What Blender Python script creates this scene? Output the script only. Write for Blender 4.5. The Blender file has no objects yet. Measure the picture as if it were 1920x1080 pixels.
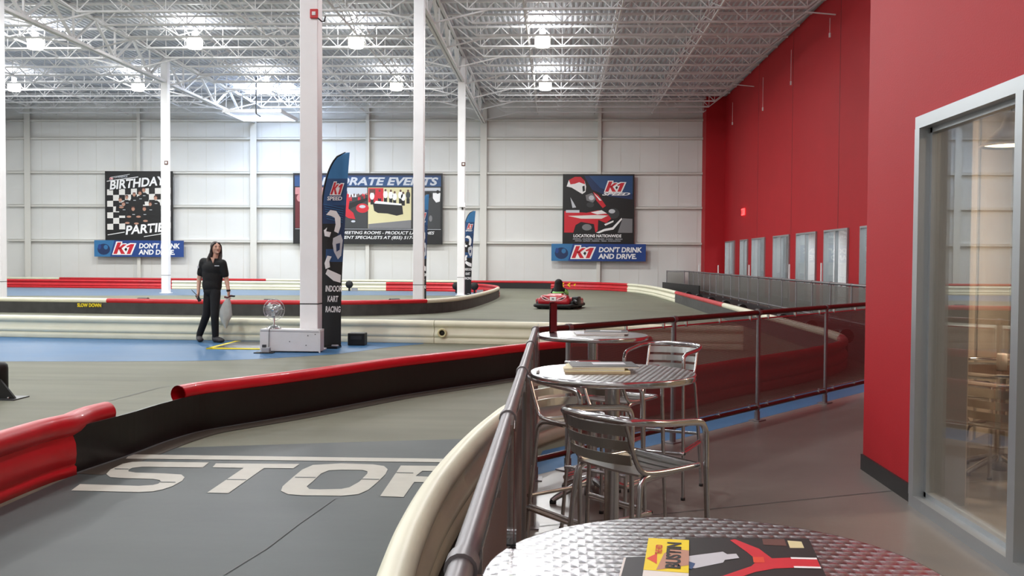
import bpy, bmesh, math, random
from mathutils import Vector, Matrix
random.seed(7)
R = math.radians
sc = bpy.context.scene
col = sc.collection

# ------------------------------------------------------------------ camera, world, exposure
F = 1790.0
cam_data = bpy.data.cameras.new('camera'); cam = bpy.data.objects.new('camera', cam_data); col.objects.link(cam)
cam_data.sensor_width = 36.0; cam_data.lens = 36.0 * F / 1920.0; cam_data.clip_start = .05; cam_data.clip_end = 300
def place_camera(vx, vy, roll):
    dx, dy = vx - 960, vy - 540
    c, s = math.cos(-roll), math.sin(-roll)
    ux, uy = c*dx - s*dy, s*dx + c*dy
    th = math.atan(-uy / F); yaw = math.atan(ux / (F / math.cos(th)))
    f = Vector((-math.sin(yaw)*math.cos(th), math.cos(yaw)*math.cos(th), -math.sin(th)))
    r0 = Vector((math.cos(yaw), math.sin(yaw), 0)); u0 = r0.cross(f)
    c, s = math.cos(roll), math.sin(roll)
    right = c*r0 + s*u0; up = -(s*r0 - c*u0)
    m = Matrix((right, up, -f)).transposed().to_4x4(); m.translation = (0, 0, 1.52)
    cam.matrix_world = m
place_camera(1044.0, 488.5, .0062)
sc.camera = cam
w = bpy.data.worlds.new('world'); sc.world = w; w.use_nodes = True
w.node_tree.nodes['Background'].inputs[0].default_value = (.8, .85, .9, 1)
w.node_tree.nodes['Background'].inputs[1].default_value = .3
sc.view_settings.view_transform = 'Standard'; sc.view_settings.look = 'None'
sc.view_settings.exposure = 0.0; sc.view_settings.gamma = 1.0; sc.view_settings.use_curve_mapping = False
LAMP_X = (-25.4, -19.5, -13.45, -7.42, -.58)
LAMP_Y = (43.75, 35.0, 26.25, 17.5, 8.75, 0.0)
LAMP_W = 365.0
def area_light(name, loc, size, power, color, size_y=None, rot=(0, 0, 0), spread=180):
    l = bpy.data.lights.new(name, 'AREA'); l.energy = power; l.color = color
    l.shape = 'DISK' if size_y is None else 'RECTANGLE'; l.size = size
    if size_y: l.size_y = size_y
    l.spread = R(spread)
    o = bpy.data.objects.new(name, l); o.location = loc; o.rotation_euler = rot; col.objects.link(o); return o
for ly in LAMP_Y:
    for lx in LAMP_X:
        area_light('high_bay_light', (lx, ly, 9.22), .5, LAMP_W * (1.15 if ly > 30 else (.60 if lx < -5 else .36)), (1.0, .998, .975))
        pl = bpy.data.lights.new('high_bay_uplight', 'POINT'); pl.energy = 185; pl.shadow_soft_size = .2; pl.color = (.97, .98, 1)
        po = bpy.data.objects.new('high_bay_uplight', pl); po.location = (lx, ly, 9.98); col.objects.link(po)
area_light('skylight_daylight', (-14.9, 48.4, 10.2), 3.0, 620, (.62, .76, 1.0), 2.6)
area_light('bar_room_light', (4.2, 6.6, 3.1), .5, 150, (1.0, .72, .48))
area_light('bar_room_light', (4.6, 3.4, 3.1), .5, 130, (1.0, .72, .48))
for gy in (27, 31.2, 35.4, 39.6, 43.8, 48):
    area_light('gear_room_light', (10.6, gy, 3.0), 1.2, 125, (.92, .97, 1.0), .4)

# ------------------------------------------------------------------ materials
def lin(c): return tuple(((v/255)/12.92 if v/255 <= .04045 else ((v/255+.055)/1.055)**2.4) for v in c)
MATS = {}
def mat(name, rgb, rough=.6, metal=0.0, emit=0.0, var=0.0, vscale=3.0, bump=0.0, bscale=60.0, spec=.5, coat=0.0):
    m = bpy.data.materials.new(name); m.use_nodes = True; nt = m.node_tree; b = nt.nodes['Principled BSDF']
    c = lin(rgb) + (1,)
    b.inputs['Base Color'].default_value = c; b.inputs['Roughness'].default_value = rough; b.inputs['Metallic'].default_value = metal
    b.inputs['Specular IOR Level'].default_value = spec; b.inputs['Coat Weight'].default_value = coat
    if emit: b.inputs['Emission Color'].default_value = c; b.inputs['Emission Strength'].default_value = emit
    if var or bump:
        tc = nt.nodes.new('ShaderNodeTexCoord')
    if var:
        n = nt.nodes.new('ShaderNodeTexNoise'); n.inputs['Scale'].default_value = vscale; n.inputs['Detail'].default_value = 6
        nt.links.new(tc.outputs['Object'], n.inputs['Vector'])
        mr = nt.nodes.new('ShaderNodeMapRange'); mr.inputs[1].default_value = .3; mr.inputs[2].default_value = .7
        mr.inputs[3].default_value = 1 - var; mr.inputs[4].default_value = 1 + var
        nt.links.new(n.outputs['Fac'], mr.inputs[0])
        mx = nt.nodes.new('ShaderNodeVectorMath'); mx.operation = 'SCALE'; mx.inputs[0].default_value = c[:3]
        nt.links.new(mr.outputs[0], mx.inputs['Scale']); nt.links.new(mx.outputs[0], b.inputs['Base Color'])
    if bump:
        n2 = nt.nodes.new('ShaderNodeTexNoise'); n2.inputs['Scale'].default_value = bscale; n2.inputs['Detail'].default_value = 3
        nt.links.new(tc.outputs['Object'], n2.inputs['Vector'])
        bp = nt.nodes.new('ShaderNodeBump'); bp.inputs['Strength'].default_value = bump; bp.inputs['Distance'].default_value = .01
        nt.links.new(n2.outputs['Fac'], bp.inputs['Height']); nt.links.new(bp.outputs[0], b.inputs['Normal'])
    MATS[name] = m; return m
mat('steel_paint', (222, 222, 222), .5); mat('column_paint', (242, 243, 245), .45, var=.03, vscale=2)
mat('deck_paint', (202, 205, 212), .75, var=.03, spec=.25); mat('panel_white', (220, 221, 218), .6, var=.03, vscale=.6)
mat('girt_paint', (214, 213, 206), .5)
mat('red_wall', (168, 26, 34), .6, var=.03, vscale=1.2, bump=.08, bscale=90, spec=.25)
mat('baseboard_black', (14, 14, 14), .4)
mat('barrier_red', (190, 22, 34), .38, var=.08, vscale=4, coat=.15)
mat('barrier_white', (226, 224, 200), .4, var=.04, vscale=3)
mat('skirt_black', (22, 22, 22), .45, var=.15, vscale=5); mat('skirt_worn', (62, 62, 60), .6, var=.25, vscale=4)
mat('rubber_black', (14, 14, 14), .6); mat('gloss_black', (10, 10, 11), .3)
mat('galvanised', (138, 135, 137), .42, .8, var=.06, vscale=8); mat('bronze_rail', (96, 62, 58), .3, .75)
mat('chrome', (214, 214, 216), .13, 1.0); mat('aluminium', (190, 190, 192), .24, 1.0, var=.04, vscale=20)
mat('slat_metal', (184, 186, 184), .3, 1.0); mat('window_metal', (172, 176, 178), .38, .7)
mat('plastic_black', (18, 18, 18), .5); mat('white_paint_wood', (215, 214, 214), .55, var=.03, vscale=4)
mat('signal_red', (196, 20, 28), .4); mat('print_white', (240, 240, 240), .6); mat('print_black', (16, 16, 17), .5)
mat('print_red', (200, 28, 44), .5); mat('print_blue', (34, 72, 118), .5); mat('print_lightblue', (48, 112, 162), .5)
mat('print_navy', (22, 46, 88), .5); mat('print_grey', (120, 120, 122), .5); mat('print_silver', (196, 200, 206), .5)
mat('print_skin', (186, 140, 118), .6); mat('print_cream', (214, 206, 160), .5); mat('print_darkgrey', (54, 56, 58), .5)
mat('print_pink', (190, 130, 130), .5); mat('print_brown', (96, 60, 52), .5); mat('banner_blue', (26, 64, 132), .45)
mat('print_yellow', (238, 214, 20), .45); mat('print_orange', (220, 70, 40), .5); mat('paper_white', (228, 226, 220), .6)
mat('paper_tan', (196, 176, 140), .6); mat('print_maroon', (96, 26, 34), .4)
mat('skin', (206, 160, 138), .5); mat('hair_brown', (38, 24, 20), .5, bump=.5, bscale=120); mat('cloth_black', (13, 13, 14), .8, bump=.3, bscale=40)
mat('denim_black', (17, 17, 20), .85, bump=.3, bscale=50); mat('shoe_grey', (52, 50, 52), .7); mat('lips', (160, 96, 88), .5); mat('eye_dark', (30, 22, 20), .3)
mat('bag_cloth', (176, 178, 174), .8, var=.1, vscale=12, bump=.4, bscale=20)
mat('kart_red', (176, 24, 40), .35, coat=.3); mat('hi_vis', (160, 240, 140), .6); mat('tyre', (16, 16, 16), .7)
mat('steel_dark', (70, 70, 72), .4, .7)
mat('room_wall', (206, 196, 184), .7, var=.04); mat('room_grey', (150, 152, 156), .6); mat('room_white', (214, 216, 216), .6)
mat('room_floor', (150, 142, 132), .3, var=.05); mat('dark_wood', (62, 42, 34), .4)
mat('lamp_glow', (255, 252, 240), .5, emit=14.0); mat('lamp_housing', (190, 190, 192), .4, .6)
mat('skylight_pane', (214, 228, 255), .4, emit=5.0); mat('exit_glow', (255, 60, 60), .5, emit=3.5)
mat('warm_glow', (255, 226, 178), .5, emit=9.0); mat('cool_glow', (236, 244, 255), .5, emit=5.0); mat('shade_metal', (190, 182, 176), .3, .8)
mat('mark_white', (176, 174, 162), .5, var=.05, vscale=8); mat('mark_line', (84, 86, 86), .6)
mat('fire_white', (230, 230, 230), .5)
for n in ('lamp_glow', 'skylight_pane', 'exit_glow', 'warm_glow', 'cool_glow'):
    pass

def floor_mat(name, rgb, rough, var, streak=0.0, spec=.18):
    m = bpy.data.materials.new(name); m.use_nodes = True; nt = m.node_tree; b = nt.nodes['Principled BSDF']; b.inputs['Specular IOR Level'].default_value = spec
    L = nt.links.new; N = nt.nodes.new
    tc = N('ShaderNodeTexCoord')
    n1 = N('ShaderNodeTexNoise'); n1.inputs['Scale'].default_value = .55; n1.inputs['Detail'].default_value = 8; n1.inputs['Roughness'].default_value = .62
    L(tc.outputs['Object'], n1.inputs['Vector'])
    mp = N('ShaderNodeMapping'); mp.inputs['Scale'].default_value = (.35, 2.6, 1); mp.inputs['Rotation'].default_value = (0, 0, R(28))
    L(tc.outputs['Object'], mp.inputs['Vector'])
    n2 = N('ShaderNodeTexNoise'); n2.inputs['Scale'].default_value = 1.1; n2.inputs['Detail'].default_value = 5
    L(mp.outputs[0], n2.inputs['Vector'])
    a = N('ShaderNodeMapRange'); a.inputs[1].default_value = .3; a.inputs[2].default_value = .7; a.inputs[3].default_value = 1 - var; a.inputs[4].default_value = 1 + var
    L(n1.outputs['Fac'], a.inputs[0])
    s = N('ShaderNodeMapRange'); s.inputs[1].default_value = .35; s.inputs[2].default_value = .65; s.inputs[3].default_value = 1 - streak; s.inputs[4].default_value = 1 + streak*.4
    L(n2.outputs['Fac'], s.inputs[0])
    mu = N('ShaderNodeMath'); mu.operation = 'MULTIPLY'; L(a.outputs[0], mu.inputs[0]); L(s.outputs[0], mu.inputs[1])
    v = N('ShaderNodeVectorMath'); v.operation = 'SCALE'; v.inputs[0].default_value = lin(rgb); L(mu.outputs[0], v.inputs['Scale'])
    L(v.outputs[0], b.inputs['Base Color'])
    r = N('ShaderNodeMapRange'); r.inputs[3].default_value = rough - .07; r.inputs[4].default_value = rough + .1; L(n1.outputs['Fac'], r.inputs[0]); L(r.outputs[0], b.inputs['Roughness'])
    n3 = N('ShaderNodeTexNoise'); n3.inputs['Scale'].default_value = 14; L(tc.outputs['Object'], n3.inputs['Vector'])
    bp = N('ShaderNodeBump'); bp.inputs['Strength'].default_value = .12; bp.inputs['Distance'].default_value = .004; L(n3.outputs['Fac'], bp.inputs['Height']); L(bp.outputs[0], b.inputs['Normal'])
    MATS[name] = m
floor_mat('track_floor', (116, 117, 102), .6, .09, .12)
floor_mat('blue_floor', (62, 104, 143), .45, .07, .05)
floor_mat('blue_floor_far', (98, 117, 138), .45, .05, .03)
floor_mat('stop_floor', (71, 78, 77), .45, .08, .08)
floor_mat('walk_floor', (118, 112, 106), .30, .07, .05, .45)
floor_mat('tyre_smear', (92, 92, 84), .6, .2, .2)
floor_mat('dark_band', (72, 66, 58), .5, .15, .1)  # dark brownish tone for the floor strip along the lane divider
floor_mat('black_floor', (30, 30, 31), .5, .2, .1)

def glass_mat(name, tint=(.93, .95, .95), refl=1.0):
    m = bpy.data.materials.new(name); m.use_nodes = True; nt = m.node_tree; nt.nodes.clear()
    N = nt.nodes.new; o = N('ShaderNodeOutputMaterial'); t = N('ShaderNodeBsdfTransparent'); t.inputs[0].default_value = tint + (1,)
    g = N('ShaderNodeBsdfGlossy'); g.inputs['Roughness'].default_value = .01; f = N('ShaderNodeFresnel'); f.inputs['IOR'].default_value = 1.5
    mu = N('ShaderNodeMath'); mu.operation = 'MULTIPLY'; mu.inputs[1].default_value = refl; mu.use_clamp = True
    x = N('ShaderNodeMixShader'); nt.links.new(f.outputs[0], mu.inputs[0]); nt.links.new(mu.outputs[0], x.inputs[0]); nt.links.new(t.outputs[0], x.inputs[1]); nt.links.new(g.outputs[0], x.inputs[2])
    nt.links.new(x.outputs[0], o.inputs[0]); MATS[name] = m
glass_mat('glass', refl=.6); glass_mat('window_glass', refl=.22); glass_mat('acrylic', (.93, .9, .9), 1.2)

def perforated(name, rgb, pitch, wx, wz, rough=.4):
    m = bpy.data.materials.new(name); m.use_nodes = True; nt = m.node_tree; b = nt.nodes['Principled BSDF']
    b.inputs['Base Color'].default_value = lin(rgb) + (1,); b.inputs['Roughness'].default_value = rough; b.inputs['Metallic'].default_value = .6
    N = nt.nodes.new; L = nt.links.new
    tc = N('ShaderNodeTexCoord'); sp = N('ShaderNodeSeparateXYZ'); L(tc.outputs['Object'], sp.inputs[0])
    def strip(out, w_):
        d = N('ShaderNodeMath'); d.operation = 'DIVIDE'; d.inputs[1].default_value = pitch; L(out, d.inputs[0])
        fr = N('ShaderNodeMath'); fr.operation = 'FRACT'; L(d.outputs[0], fr.inputs[0])
        lt = N('ShaderNodeMath'); lt.operation = 'LESS_THAN'; lt.inputs[1].default_value = w_; L(fr.outputs[0], lt.inputs[0]); return lt
    a, c = strip(sp.outputs[0], wx), strip(sp.outputs[2], wz)
    mx = N('ShaderNodeMath'); mx.operation = 'MAXIMUM'; L(a.outputs[0], mx.inputs[0]); L(c.outputs[0], mx.inputs[1])
    L(mx.outputs[0], b.inputs['Alpha']); MATS[name] = m
perforated('wire_mesh', (132, 116, 114), .010, .32, .48, .55)
perforated('wire_mesh_far', (126, 124, 118), .03, .45, .45)

def engine_turned():
    m = bpy.data.materials.new('engine_turned'); m.use_nodes = True; nt = m.node_tree; b = nt.nodes['Principled BSDF']
    N = nt.nodes.new; L = nt.links.new
    b.inputs['Base Color'].default_value = (.50, .50, .51, 1); b.inputs['Metallic'].default_value = 1; b.inputs['Roughness'].default_value = .26
    b.inputs['Anisotropic'].default_value = .88
    tc = N('ShaderNodeTexCoord'); sp = N('ShaderNodeSeparateXYZ'); L(tc.outputs['Object'], sp.inputs[0])
    P = .027
    def M(op, a, b_=None, v=None):
        n = N('ShaderNodeMath'); n.operation = op
        L(a, n.inputs[0])
        if b_ is not None: L(b_, n.inputs[1])
        if v is not None: n.inputs[1].default_value = v
        return n.outputs[0]
    y = M('DIVIDE', sp.outputs[1], v=P*.8); row = M('FLOOR', y); fy = M('SUBTRACT', M('FRACT', y), v=.0)
    odd = M('MULTIPLY', M('PINGPONG', row, v=1.0), v=.5)
    x = M('ADD', M('DIVIDE', sp.outputs[0], v=P), odd); fx = M('SUBTRACT', M('FRACT', x), v=.5)
    fys = M('MULTIPLY', fy, v=.8)
    cb = N('ShaderNodeCombineXYZ'); L(M('MULTIPLY', fys, v=-1.0), cb.inputs[0]); L(fx, cb.inputs[1])
    L(cb.outputs[0], b.inputs['Tangent'])
    # brushed rings: slight roughness ripples
    ln = N('ShaderNodeVectorMath'); ln.operation = 'LENGTH'; c2 = N('ShaderNodeCombineXYZ'); L(fx, c2.inputs[0]); L(fys, c2.inputs[1]); L(c2.outputs[0], ln.inputs[0])
    mr = N('ShaderNodeMapRange'); mr.inputs[1].default_value = 0; mr.inputs[2].default_value = .7; mr.inputs[3].default_value = .15; mr.inputs[4].default_value = .30
    L(ln.outputs['Value'], mr.inputs[0]); L(mr.outputs[0], b.inputs['Roughness'])
    bp = N('ShaderNodeBump'); bp.inputs['Strength'].default_value = 1.0; bp.inputs['Distance'].default_value = .0016
    L(ln.outputs['Value'], bp.inputs['Height']); L(bp.outputs[0], b.inputs['Normal'])
    MATS['engine_turned'] = m
engine_turned()

# ------------------------------------------------------------------ mesh helpers
class MB:
    def __init__(s): s.bm = bmesh.new(); s.names = []
    def mi(s, m):
        if m not in s.names: s.names.append(m)
        return s.names.index(m)
    def face(s, pts, m, smooth=False):
        vs = [s.bm.verts.new(p) for p in pts]
        f = s.bm.faces.new(vs); f.material_index = s.mi(m); f.smooth = smooth; return f
    def grid(s, rings, m, closed=True, caps=True, smooth=True):
        vr = [[s.bm.verts.new(p) for p in r] for r in rings]; k = s.mi(m); n = len(rings[0])
        for a, b in zip(vr[:-1], vr[1:]):
            for i in range(n if closed else n-1):
                j = (i+1) % n
                f = s.bm.faces.new((a[i], a[j], b[j], b[i])); f.material_index = k; f.smooth = smooth
        if caps and closed:
            for r, fl in ((vr[0], True), (vr[-1], False)):
                f = s.bm.faces.new([s.bm.verts.new(v.co) for v in (reversed(r) if fl else r)]); f.material_index = k
        return s
    def box(s, c, d, m, rz=0.0, rx=0.0, ry=0.0, bevel=0.0):
        M_ = Matrix.Translation(c) @ Matrix.Rotation(rz, 4, 'Z') @ Matrix.Rotation(ry, 4, 'Y') @ Matrix.Rotation(rx, 4, 'X')
        k = s.mi(m); t = bmesh.new(); bmesh.ops.create_cube(t, size=1.0)
        for v in t.verts: v.co = Vector((v.co.x*d[0], v.co.y*d[1], v.co.z*d[2]))
        if bevel: bmesh.ops.bevel(t, geom=t.edges[:], offset=bevel, segments=2, affect='EDGES', profile=.5)
        s.merge(t, M_, k); return s
    def merge(s, t, M_, k, smooth=None):
        mp = {}
        for v in t.verts: mp[v] = s.bm.verts.new(M_ @ v.co)
        for f in t.faces:
            try: g = s.bm.faces.new([mp[v] for v in f.verts])
            except ValueError: continue
            g.material_index = k; g.smooth = f.smooth if smooth is None else smooth
        t.free()
    def bar(s, a, b, wd, h, m, up=(0, 0, 1)):
        a, b = Vector(a), Vector(b); d = (b-a).normalized(); u = Vector(up)
        if abs(d.dot(u)) > .98: u = Vector((1, 0, 0))
        x = d.cross(u).normalized(); y = x.cross(d).normalized()
        off = [x*wd/2 + y*h/2, -x*wd/2 + y*h/2, -x*wd/2 - y*h/2, x*wd/2 - y*h/2]
        s.grid([[a+o for o in off], [b+o for o in off]], m, smooth=False); return s
    def tube(s, pts, r, m, seg=10, caps=True, radii=None):
        pts = [Vector(p) for p in pts]; rings = []; prev = None
        for i, p in enumerate(pts):
            d = (pts[min(i+1, len(pts)-1)] - pts[max(i-1, 0)]).normalized()
            if prev is None:
                u = Vector((0, 0, 1)) if abs(d.z) < .9 else Vector((1, 0, 0)); x = d.cross(u).normalized()
            else: x = (prev - d*prev.dot(d)).normalized()
            prev = x; y = d.cross(x); rr = radii[i] if radii else r
            rings.append([p + x*rr*math.cos(2*math.pi*k/seg) + y*rr*math.sin(2*math.pi*k/seg) for k in range(seg)])
        s.grid(rings, m, caps=caps); return s
    def lathe(s, c, prof, m, seg=24, M_=None):
        rings = []
        for r, z in prof:
            ring = [Vector((max(r, 1e-4)*math.cos(2*math.pi*k/seg), max(r, 1e-4)*math.sin(2*math.pi*k/seg), z)) for k in range(seg)]
            if M_ is not None: ring = [M_ @ p for p in ring]
            rings.append([Vector(c) + p for p in ring])
        s.grid(rings, m); return s
    def prism(s, poly, depth, m, M_=Matrix()):
        """polygon in local XZ (x, z), extruded along local +Y by depth"""
        a = [M_ @ Vector((p[0], 0, p[1])) for p in poly]; b = [M_ @ Vector((p[0], depth, p[1])) for p in poly]
        s.grid([a, b], m, smooth=False); return s
    def ball(s, c, r, m, sub=2, M_=None):
        t = bmesh.new(); bmesh.ops.create_icosphere(t, subdivisions=sub, radius=1.0)
        for f in t.faces: f.smooth = True
        rr = r if hasattr(r, '__len__') else (r, r, r)
        mm = Matrix.Translation(c) @ (M_ or Matrix()) @ Matrix.Diagonal((rr[0], rr[1], rr[2], 1)); s.merge(t, mm, s.mi(m)); return s
    def text(s, txt, size, m, M_, shear=0.0, bold=0.0, sx=1.0, align='LEFT', space=1.0):
        cu = bpy.data.curves.new('t', 'FONT'); cu.body = txt; cu.size = size; cu.shear = shear; cu.offset = bold; cu.align_x = align; cu.space_character = space
        cu.resolution_u = 3; o = bpy.data.objects.new('t', cu); col.objects.link(o)
        dg = bpy.context.evaluated_depsgraph_get(); me = bpy.data.meshes.new_from_object(o.evaluated_get(dg))
        t = bmesh.new(); t.from_mesh(me); bmesh.ops.scale(t, vec=(sx, 1, 1), verts=t.verts)
        s.merge(t, M_, s.mi(m)); bpy.data.objects.remove(o); bpy.data.curves.remove(cu); bpy.data.meshes.remove(me); return s
    def build(s, name, parent=None, loc=None, origin=(0, 0, 0), normals=True):
        if normals: bmesh.ops.recalc_face_normals(s.bm, faces=s.bm.faces[:])
        if any(origin): bmesh.ops.translate(s.bm, vec=-Vector(origin), verts=s.bm.verts)
        me = bpy.data.meshes.new(name); s.bm.to_mesh(me); s.bm.free()
        for n in s.names: me.materials.append(MATS[n])
        o = bpy.data.objects.new(name, me); col.objects.link(o)
        if parent: o.parent = parent
        if loc: o.location = loc
        return o

def tag(o, label=None, cat=None, group=None, kind=None):
    if label: o['label'] = label
    if cat: o['category'] = cat
    if group: o['group'] = group
    if kind: o['kind'] = kind
    return o
def thing(name, label, cat, loc=(0, 0, 0), rz=0.0, group=None):
    o = bpy.data.objects.new(name, None); col.objects.link(o); o.location = loc; o.rotation_euler = (0, 0, rz); o.empty_display_size = .1
    return tag(o, label, cat, group)
def struct(mb, name, origin=(0, 0, 0), parent=None):
    o = mb.build(name, parent, origin=origin) if parent else mb.build(name)
    if not parent: o['kind'] = 'structure'
    return o
def copy_tree(o, parent=None):
    c = o.copy(); col.objects.link(c); c.parent = parent
    for ch in [x for x in o.children]: copy_tree(ch, c)
    return c
def smooth_path(pts, n=8):
    P = [Vector(p) for p in pts]; out = []
    for i in range(len(P)-1):
        p0, p1, p2, p3 = P[max(i-1, 0)], P[i], P[i+1], P[min(i+2, len(P)-1)]
        for k in range(n):
            t = k/n
            out.append(.5*((2*p1) + (p2-p0)*t + (2*p0-5*p1+4*p2-p3)*t*t + (3*p1-p0-3*p2+p3)*t**3))
    out.append(P[-1]); return out

# ------------------------------------------------------------------ shell
YW = 52.8; DECK = 10.3; CX = (-16.9, -4.08); CY = (15.7, 28.1, 40.6)
mb = MB(); mb.face([(-33, -6, 0), (14, -6, 0), (14, 54, 0), (-33, 54, 0)], 'track_floor'); floor = struct(mb, 'floor')
def decal(name, pts, m, z=.002, label=None):
    mb = MB(); mb.face([(x, y, z) for x, y in pts], m); o = mb.build(name, floor)
    if label: o['label'] = label
    return o
decal('painted_area', [(-16, 13.3), (-8.1, 13.5), (-6.6, 13.65), (-5.46, 13.84), (-4.9, 14.0), (-4.4, 14.3), (-4, 14.62), (-3.5, 15.1), (-3.2, 15.7), (-2.9, 16.4), (-2.4, 17.1), (-2.4, 17.3), (-7.4, 17.4), (-10.6, 17.75), (-16, 18.2)], 'blue_floor', label='blue painted floor')
decal('painted_area', [(-31, 35.8), (-21.7, 36.3), (-15, 38.4), (-7.8, 40.2), (-3.6, 40.4), (-2.7, 39.7), (-2.7, 41.4), (-3.6, 44.3), (-5, 45.4), (-11.2, 45.6), (-19, 46.2), (-31, 46.8)], 'blue_floor_far', label='pale blue painted floor')
decal('painted_area', [(-3.36, -5), (-3.36, 6.5), (-3.30, 7.18), (-3.17, 7.44), (-1.77, 7.8), (-.76, 8.04), (-.35, 8.1), (-.35, -5)], 'stop_floor', label='dark grey painted floor')
FX0, FY0, FS = -.14, 6.62, 1.242          # near fence line: Y = FY0 + FS (X - FX0)
def fy(x): return FY0 + FS*(x - FX0)
decal('painted_area', [(-.34, -5), (2.2, -5), (14, -5), (14, fy(8)), (8, fy(8)), (FX0-.1, FY0)], 'walk_floor', z=.003, label='grey walkway floor')
decal('painted_area', [(FX0-.05, FY0+.02), (8, fy(8)), (8, fy(8)+.75), (4.6, fy(4.6)+.75), (3.2, fy(3.2)+.8), (-.1, fy(-.1)+.9)], 'blue_floor', z=.004, label='blue painted strip')
decal('painted_area', [(4.6, 14.5), (7.2, 15.5), (7.2, 52.6), (5.4, 52.6), (4.3, 46), (4.6, 36)], 'black_floor', label='black painted strip')

# STOP lettering on the floor (outlines in metres on the floor plane, from its corners)
def flat(mb, pts, m, z): mb.face([(x, y, z) for x, y in pts], m)
def tri_fill(mb, loops, m, z):
    t = bmesh.new(); es = []
    for lp in loops:
        vs = [t.verts.new((x, y, z)) for x, y in lp]
        es += [t.edges.new((vs[i], vs[(i+1) % len(vs)])) for i in range(len(vs))]
    bmesh.ops.triangle_fill(t, use_beauty=True, edges=es); mb.merge(t, Matrix(), mb.mi(m))
mb = MB()
tri_fill(mb, [[(-2.570, 6.937), (-3.072, 6.930), (-3.138, 6.913), (-3.182, 6.847), (-3.181, 6.651), (-3.143, 6.511), (-3.071, 6.418), (-2.962, 6.399), (-2.757, 6.388), (-2.698, 6.360), (-2.673, 6.320), (-2.663, 6.254), (-2.684, 6.217), (-2.767, 6.186), (-3.176, 6.206), (-3.146, 6.031), (-2.693, 6.021), (-2.610, 6.046), (-2.569, 6.102), (-2.542, 6.197), (-2.538, 6.351), (-2.563, 6.456), (-2.617, 6.534), (-2.741, 6.558), (-2.963, 6.570), (-3.028, 6.604), (-3.050, 6.660), (-3.050, 6.719), (-2.996, 6.759), (-2.553, 6.768)]], 'mark_white', .005)
tri_fill(mb, [[(-2.507, 6.911), (-1.889, 6.939), (-1.894, 6.788), (-2.107, 6.784), (-2.108, 6.035), (-2.249, 6.038), (-2.254, 6.773), (-2.485, 6.779)]], 'mark_white', .005)
O_out = [(-1.587, 6.981), (-1.344, 6.962), (-1.255, 6.914), (-1.209, 6.810), (-1.197, 6.656), (-1.208, 6.412), (-1.228, 6.184), (-1.268, 6.067), (-1.368, 6.018), (-1.620, 6.014), (-1.718, 6.034), (-1.789, 6.119), (-1.814, 6.245), (-1.819, 6.494), (-1.819, 6.752), (-1.782, 6.911)]
O_in = [(-1.623, 6.744), (-1.538, 6.768), (-1.384, 6.771), (-1.341, 6.731), (-1.328, 6.663), (-1.334, 6.403), (-1.366, 6.248), (-1.409, 6.200), (-1.545, 6.176), (-1.618, 6.181), (-1.654, 6.252), (-1.651, 6.406), (-1.654, 6.639)]
tri_fill(mb, [O_out, O_in], 'mark_white', .005)
P_out = [(-1.135, 6.941), (-0.788, 6.949), (-0.675, 6.922), (-0.618, 6.819), (-0.633, 6.648), (-0.679, 6.482), (-0.765, 6.429), (-0.960, 6.430), (-0.966, 6.015), (-1.119, 6.026)]
P_in = [(-0.954, 6.777), (-0.775, 6.773), (-0.743, 6.724), (-0.758, 6.622), (-0.802, 6.586), (-0.977, 6.606)]
tri_fill(mb, [P_out, P_in], 'mark_white', .005)
flat(mb, [(-3.278, 7.181), (-0.654, 7.204), (-0.642, 7.081), (-3.240, 7.026)], 'mark_white', .005)
for q_ in [[(-3.165, 6.684), (-3.063, 6.683), (-3.052, 6.660), (-3.154, 6.661)], [(-2.675, 6.311), (-2.569, 6.312), (-2.560, 6.291), (-2.666, 6.289)], [(-2.254, 6.417), (-2.117, 6.419), (-2.110, 6.398), (-2.246, 6.396)], [(-1.807, 6.518), (-1.662, 6.521), (-1.656, 6.498), (-1.801, 6.496)], [(-1.351, 6.500), (-1.212, 6.494), (-1.208, 6.472), (-1.346, 6.478)], [(-1.131, 6.715), (-1.008, 6.711), (-1.005, 6.687), (-1.127, 6.692)]]: flat(mb, q_, 'stop_floor', .0065)
mb.build('painted_lettering', floor)['label'] = 'white STOP lettering with a white line above'
mb = MB()
def crack(pts, wd=.008, z=.0055):
    for (x0, y0), (x1, y1) in zip(pts[:-1], pts[1:]):
        d = Vector((x1-x0, y1-y0)).normalized(); n = Vector((-d.y, d.x))*wd/2
        mb.face([(x0+n.x, y0+n.y, z), (x1+n.x, y1+n.y, z), (x1-n.x, y1-n.y, z), (x0-n.x, y0-n.y, z)], 'mark_line')
crack([(-1.389, 5.962), (-1.463, 5.356), (-1.505, 4.889), (-1.583, 4.468)])
crack([(-3.781, 12.292), (-4.637, 10.952), (-4.732, 9.880)], .012)
crack([(.02, 17.8), (.02, 30), (.02, 50)], .03)
crack([(-30, 10.8), (-3.5, 11.6)], .01)
crack([(-.1, 5.4), (2.2, 6.4), (9, 9.3)], .008)
mb.build('floor_joints', floor)

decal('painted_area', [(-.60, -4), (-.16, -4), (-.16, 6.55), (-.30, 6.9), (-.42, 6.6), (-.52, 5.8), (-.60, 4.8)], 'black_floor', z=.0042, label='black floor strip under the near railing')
for pts_ in ([(-3.9, 24.2), (-2.2, 23.9), (-1.0, 24.4), (-2.4, 24.7), (-3.6, 24.6)], [(-4.9, 23.2), (-2.6, 22.9), (-2.0, 23.3), (-4.2, 23.6)], [(-5.6, 21.9), (-3.2, 21.7), (-3.0, 22.1), (-5.2, 22.3)]): decal('tyre_mark', pts_, 'tyre_smear', z=.003)
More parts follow.
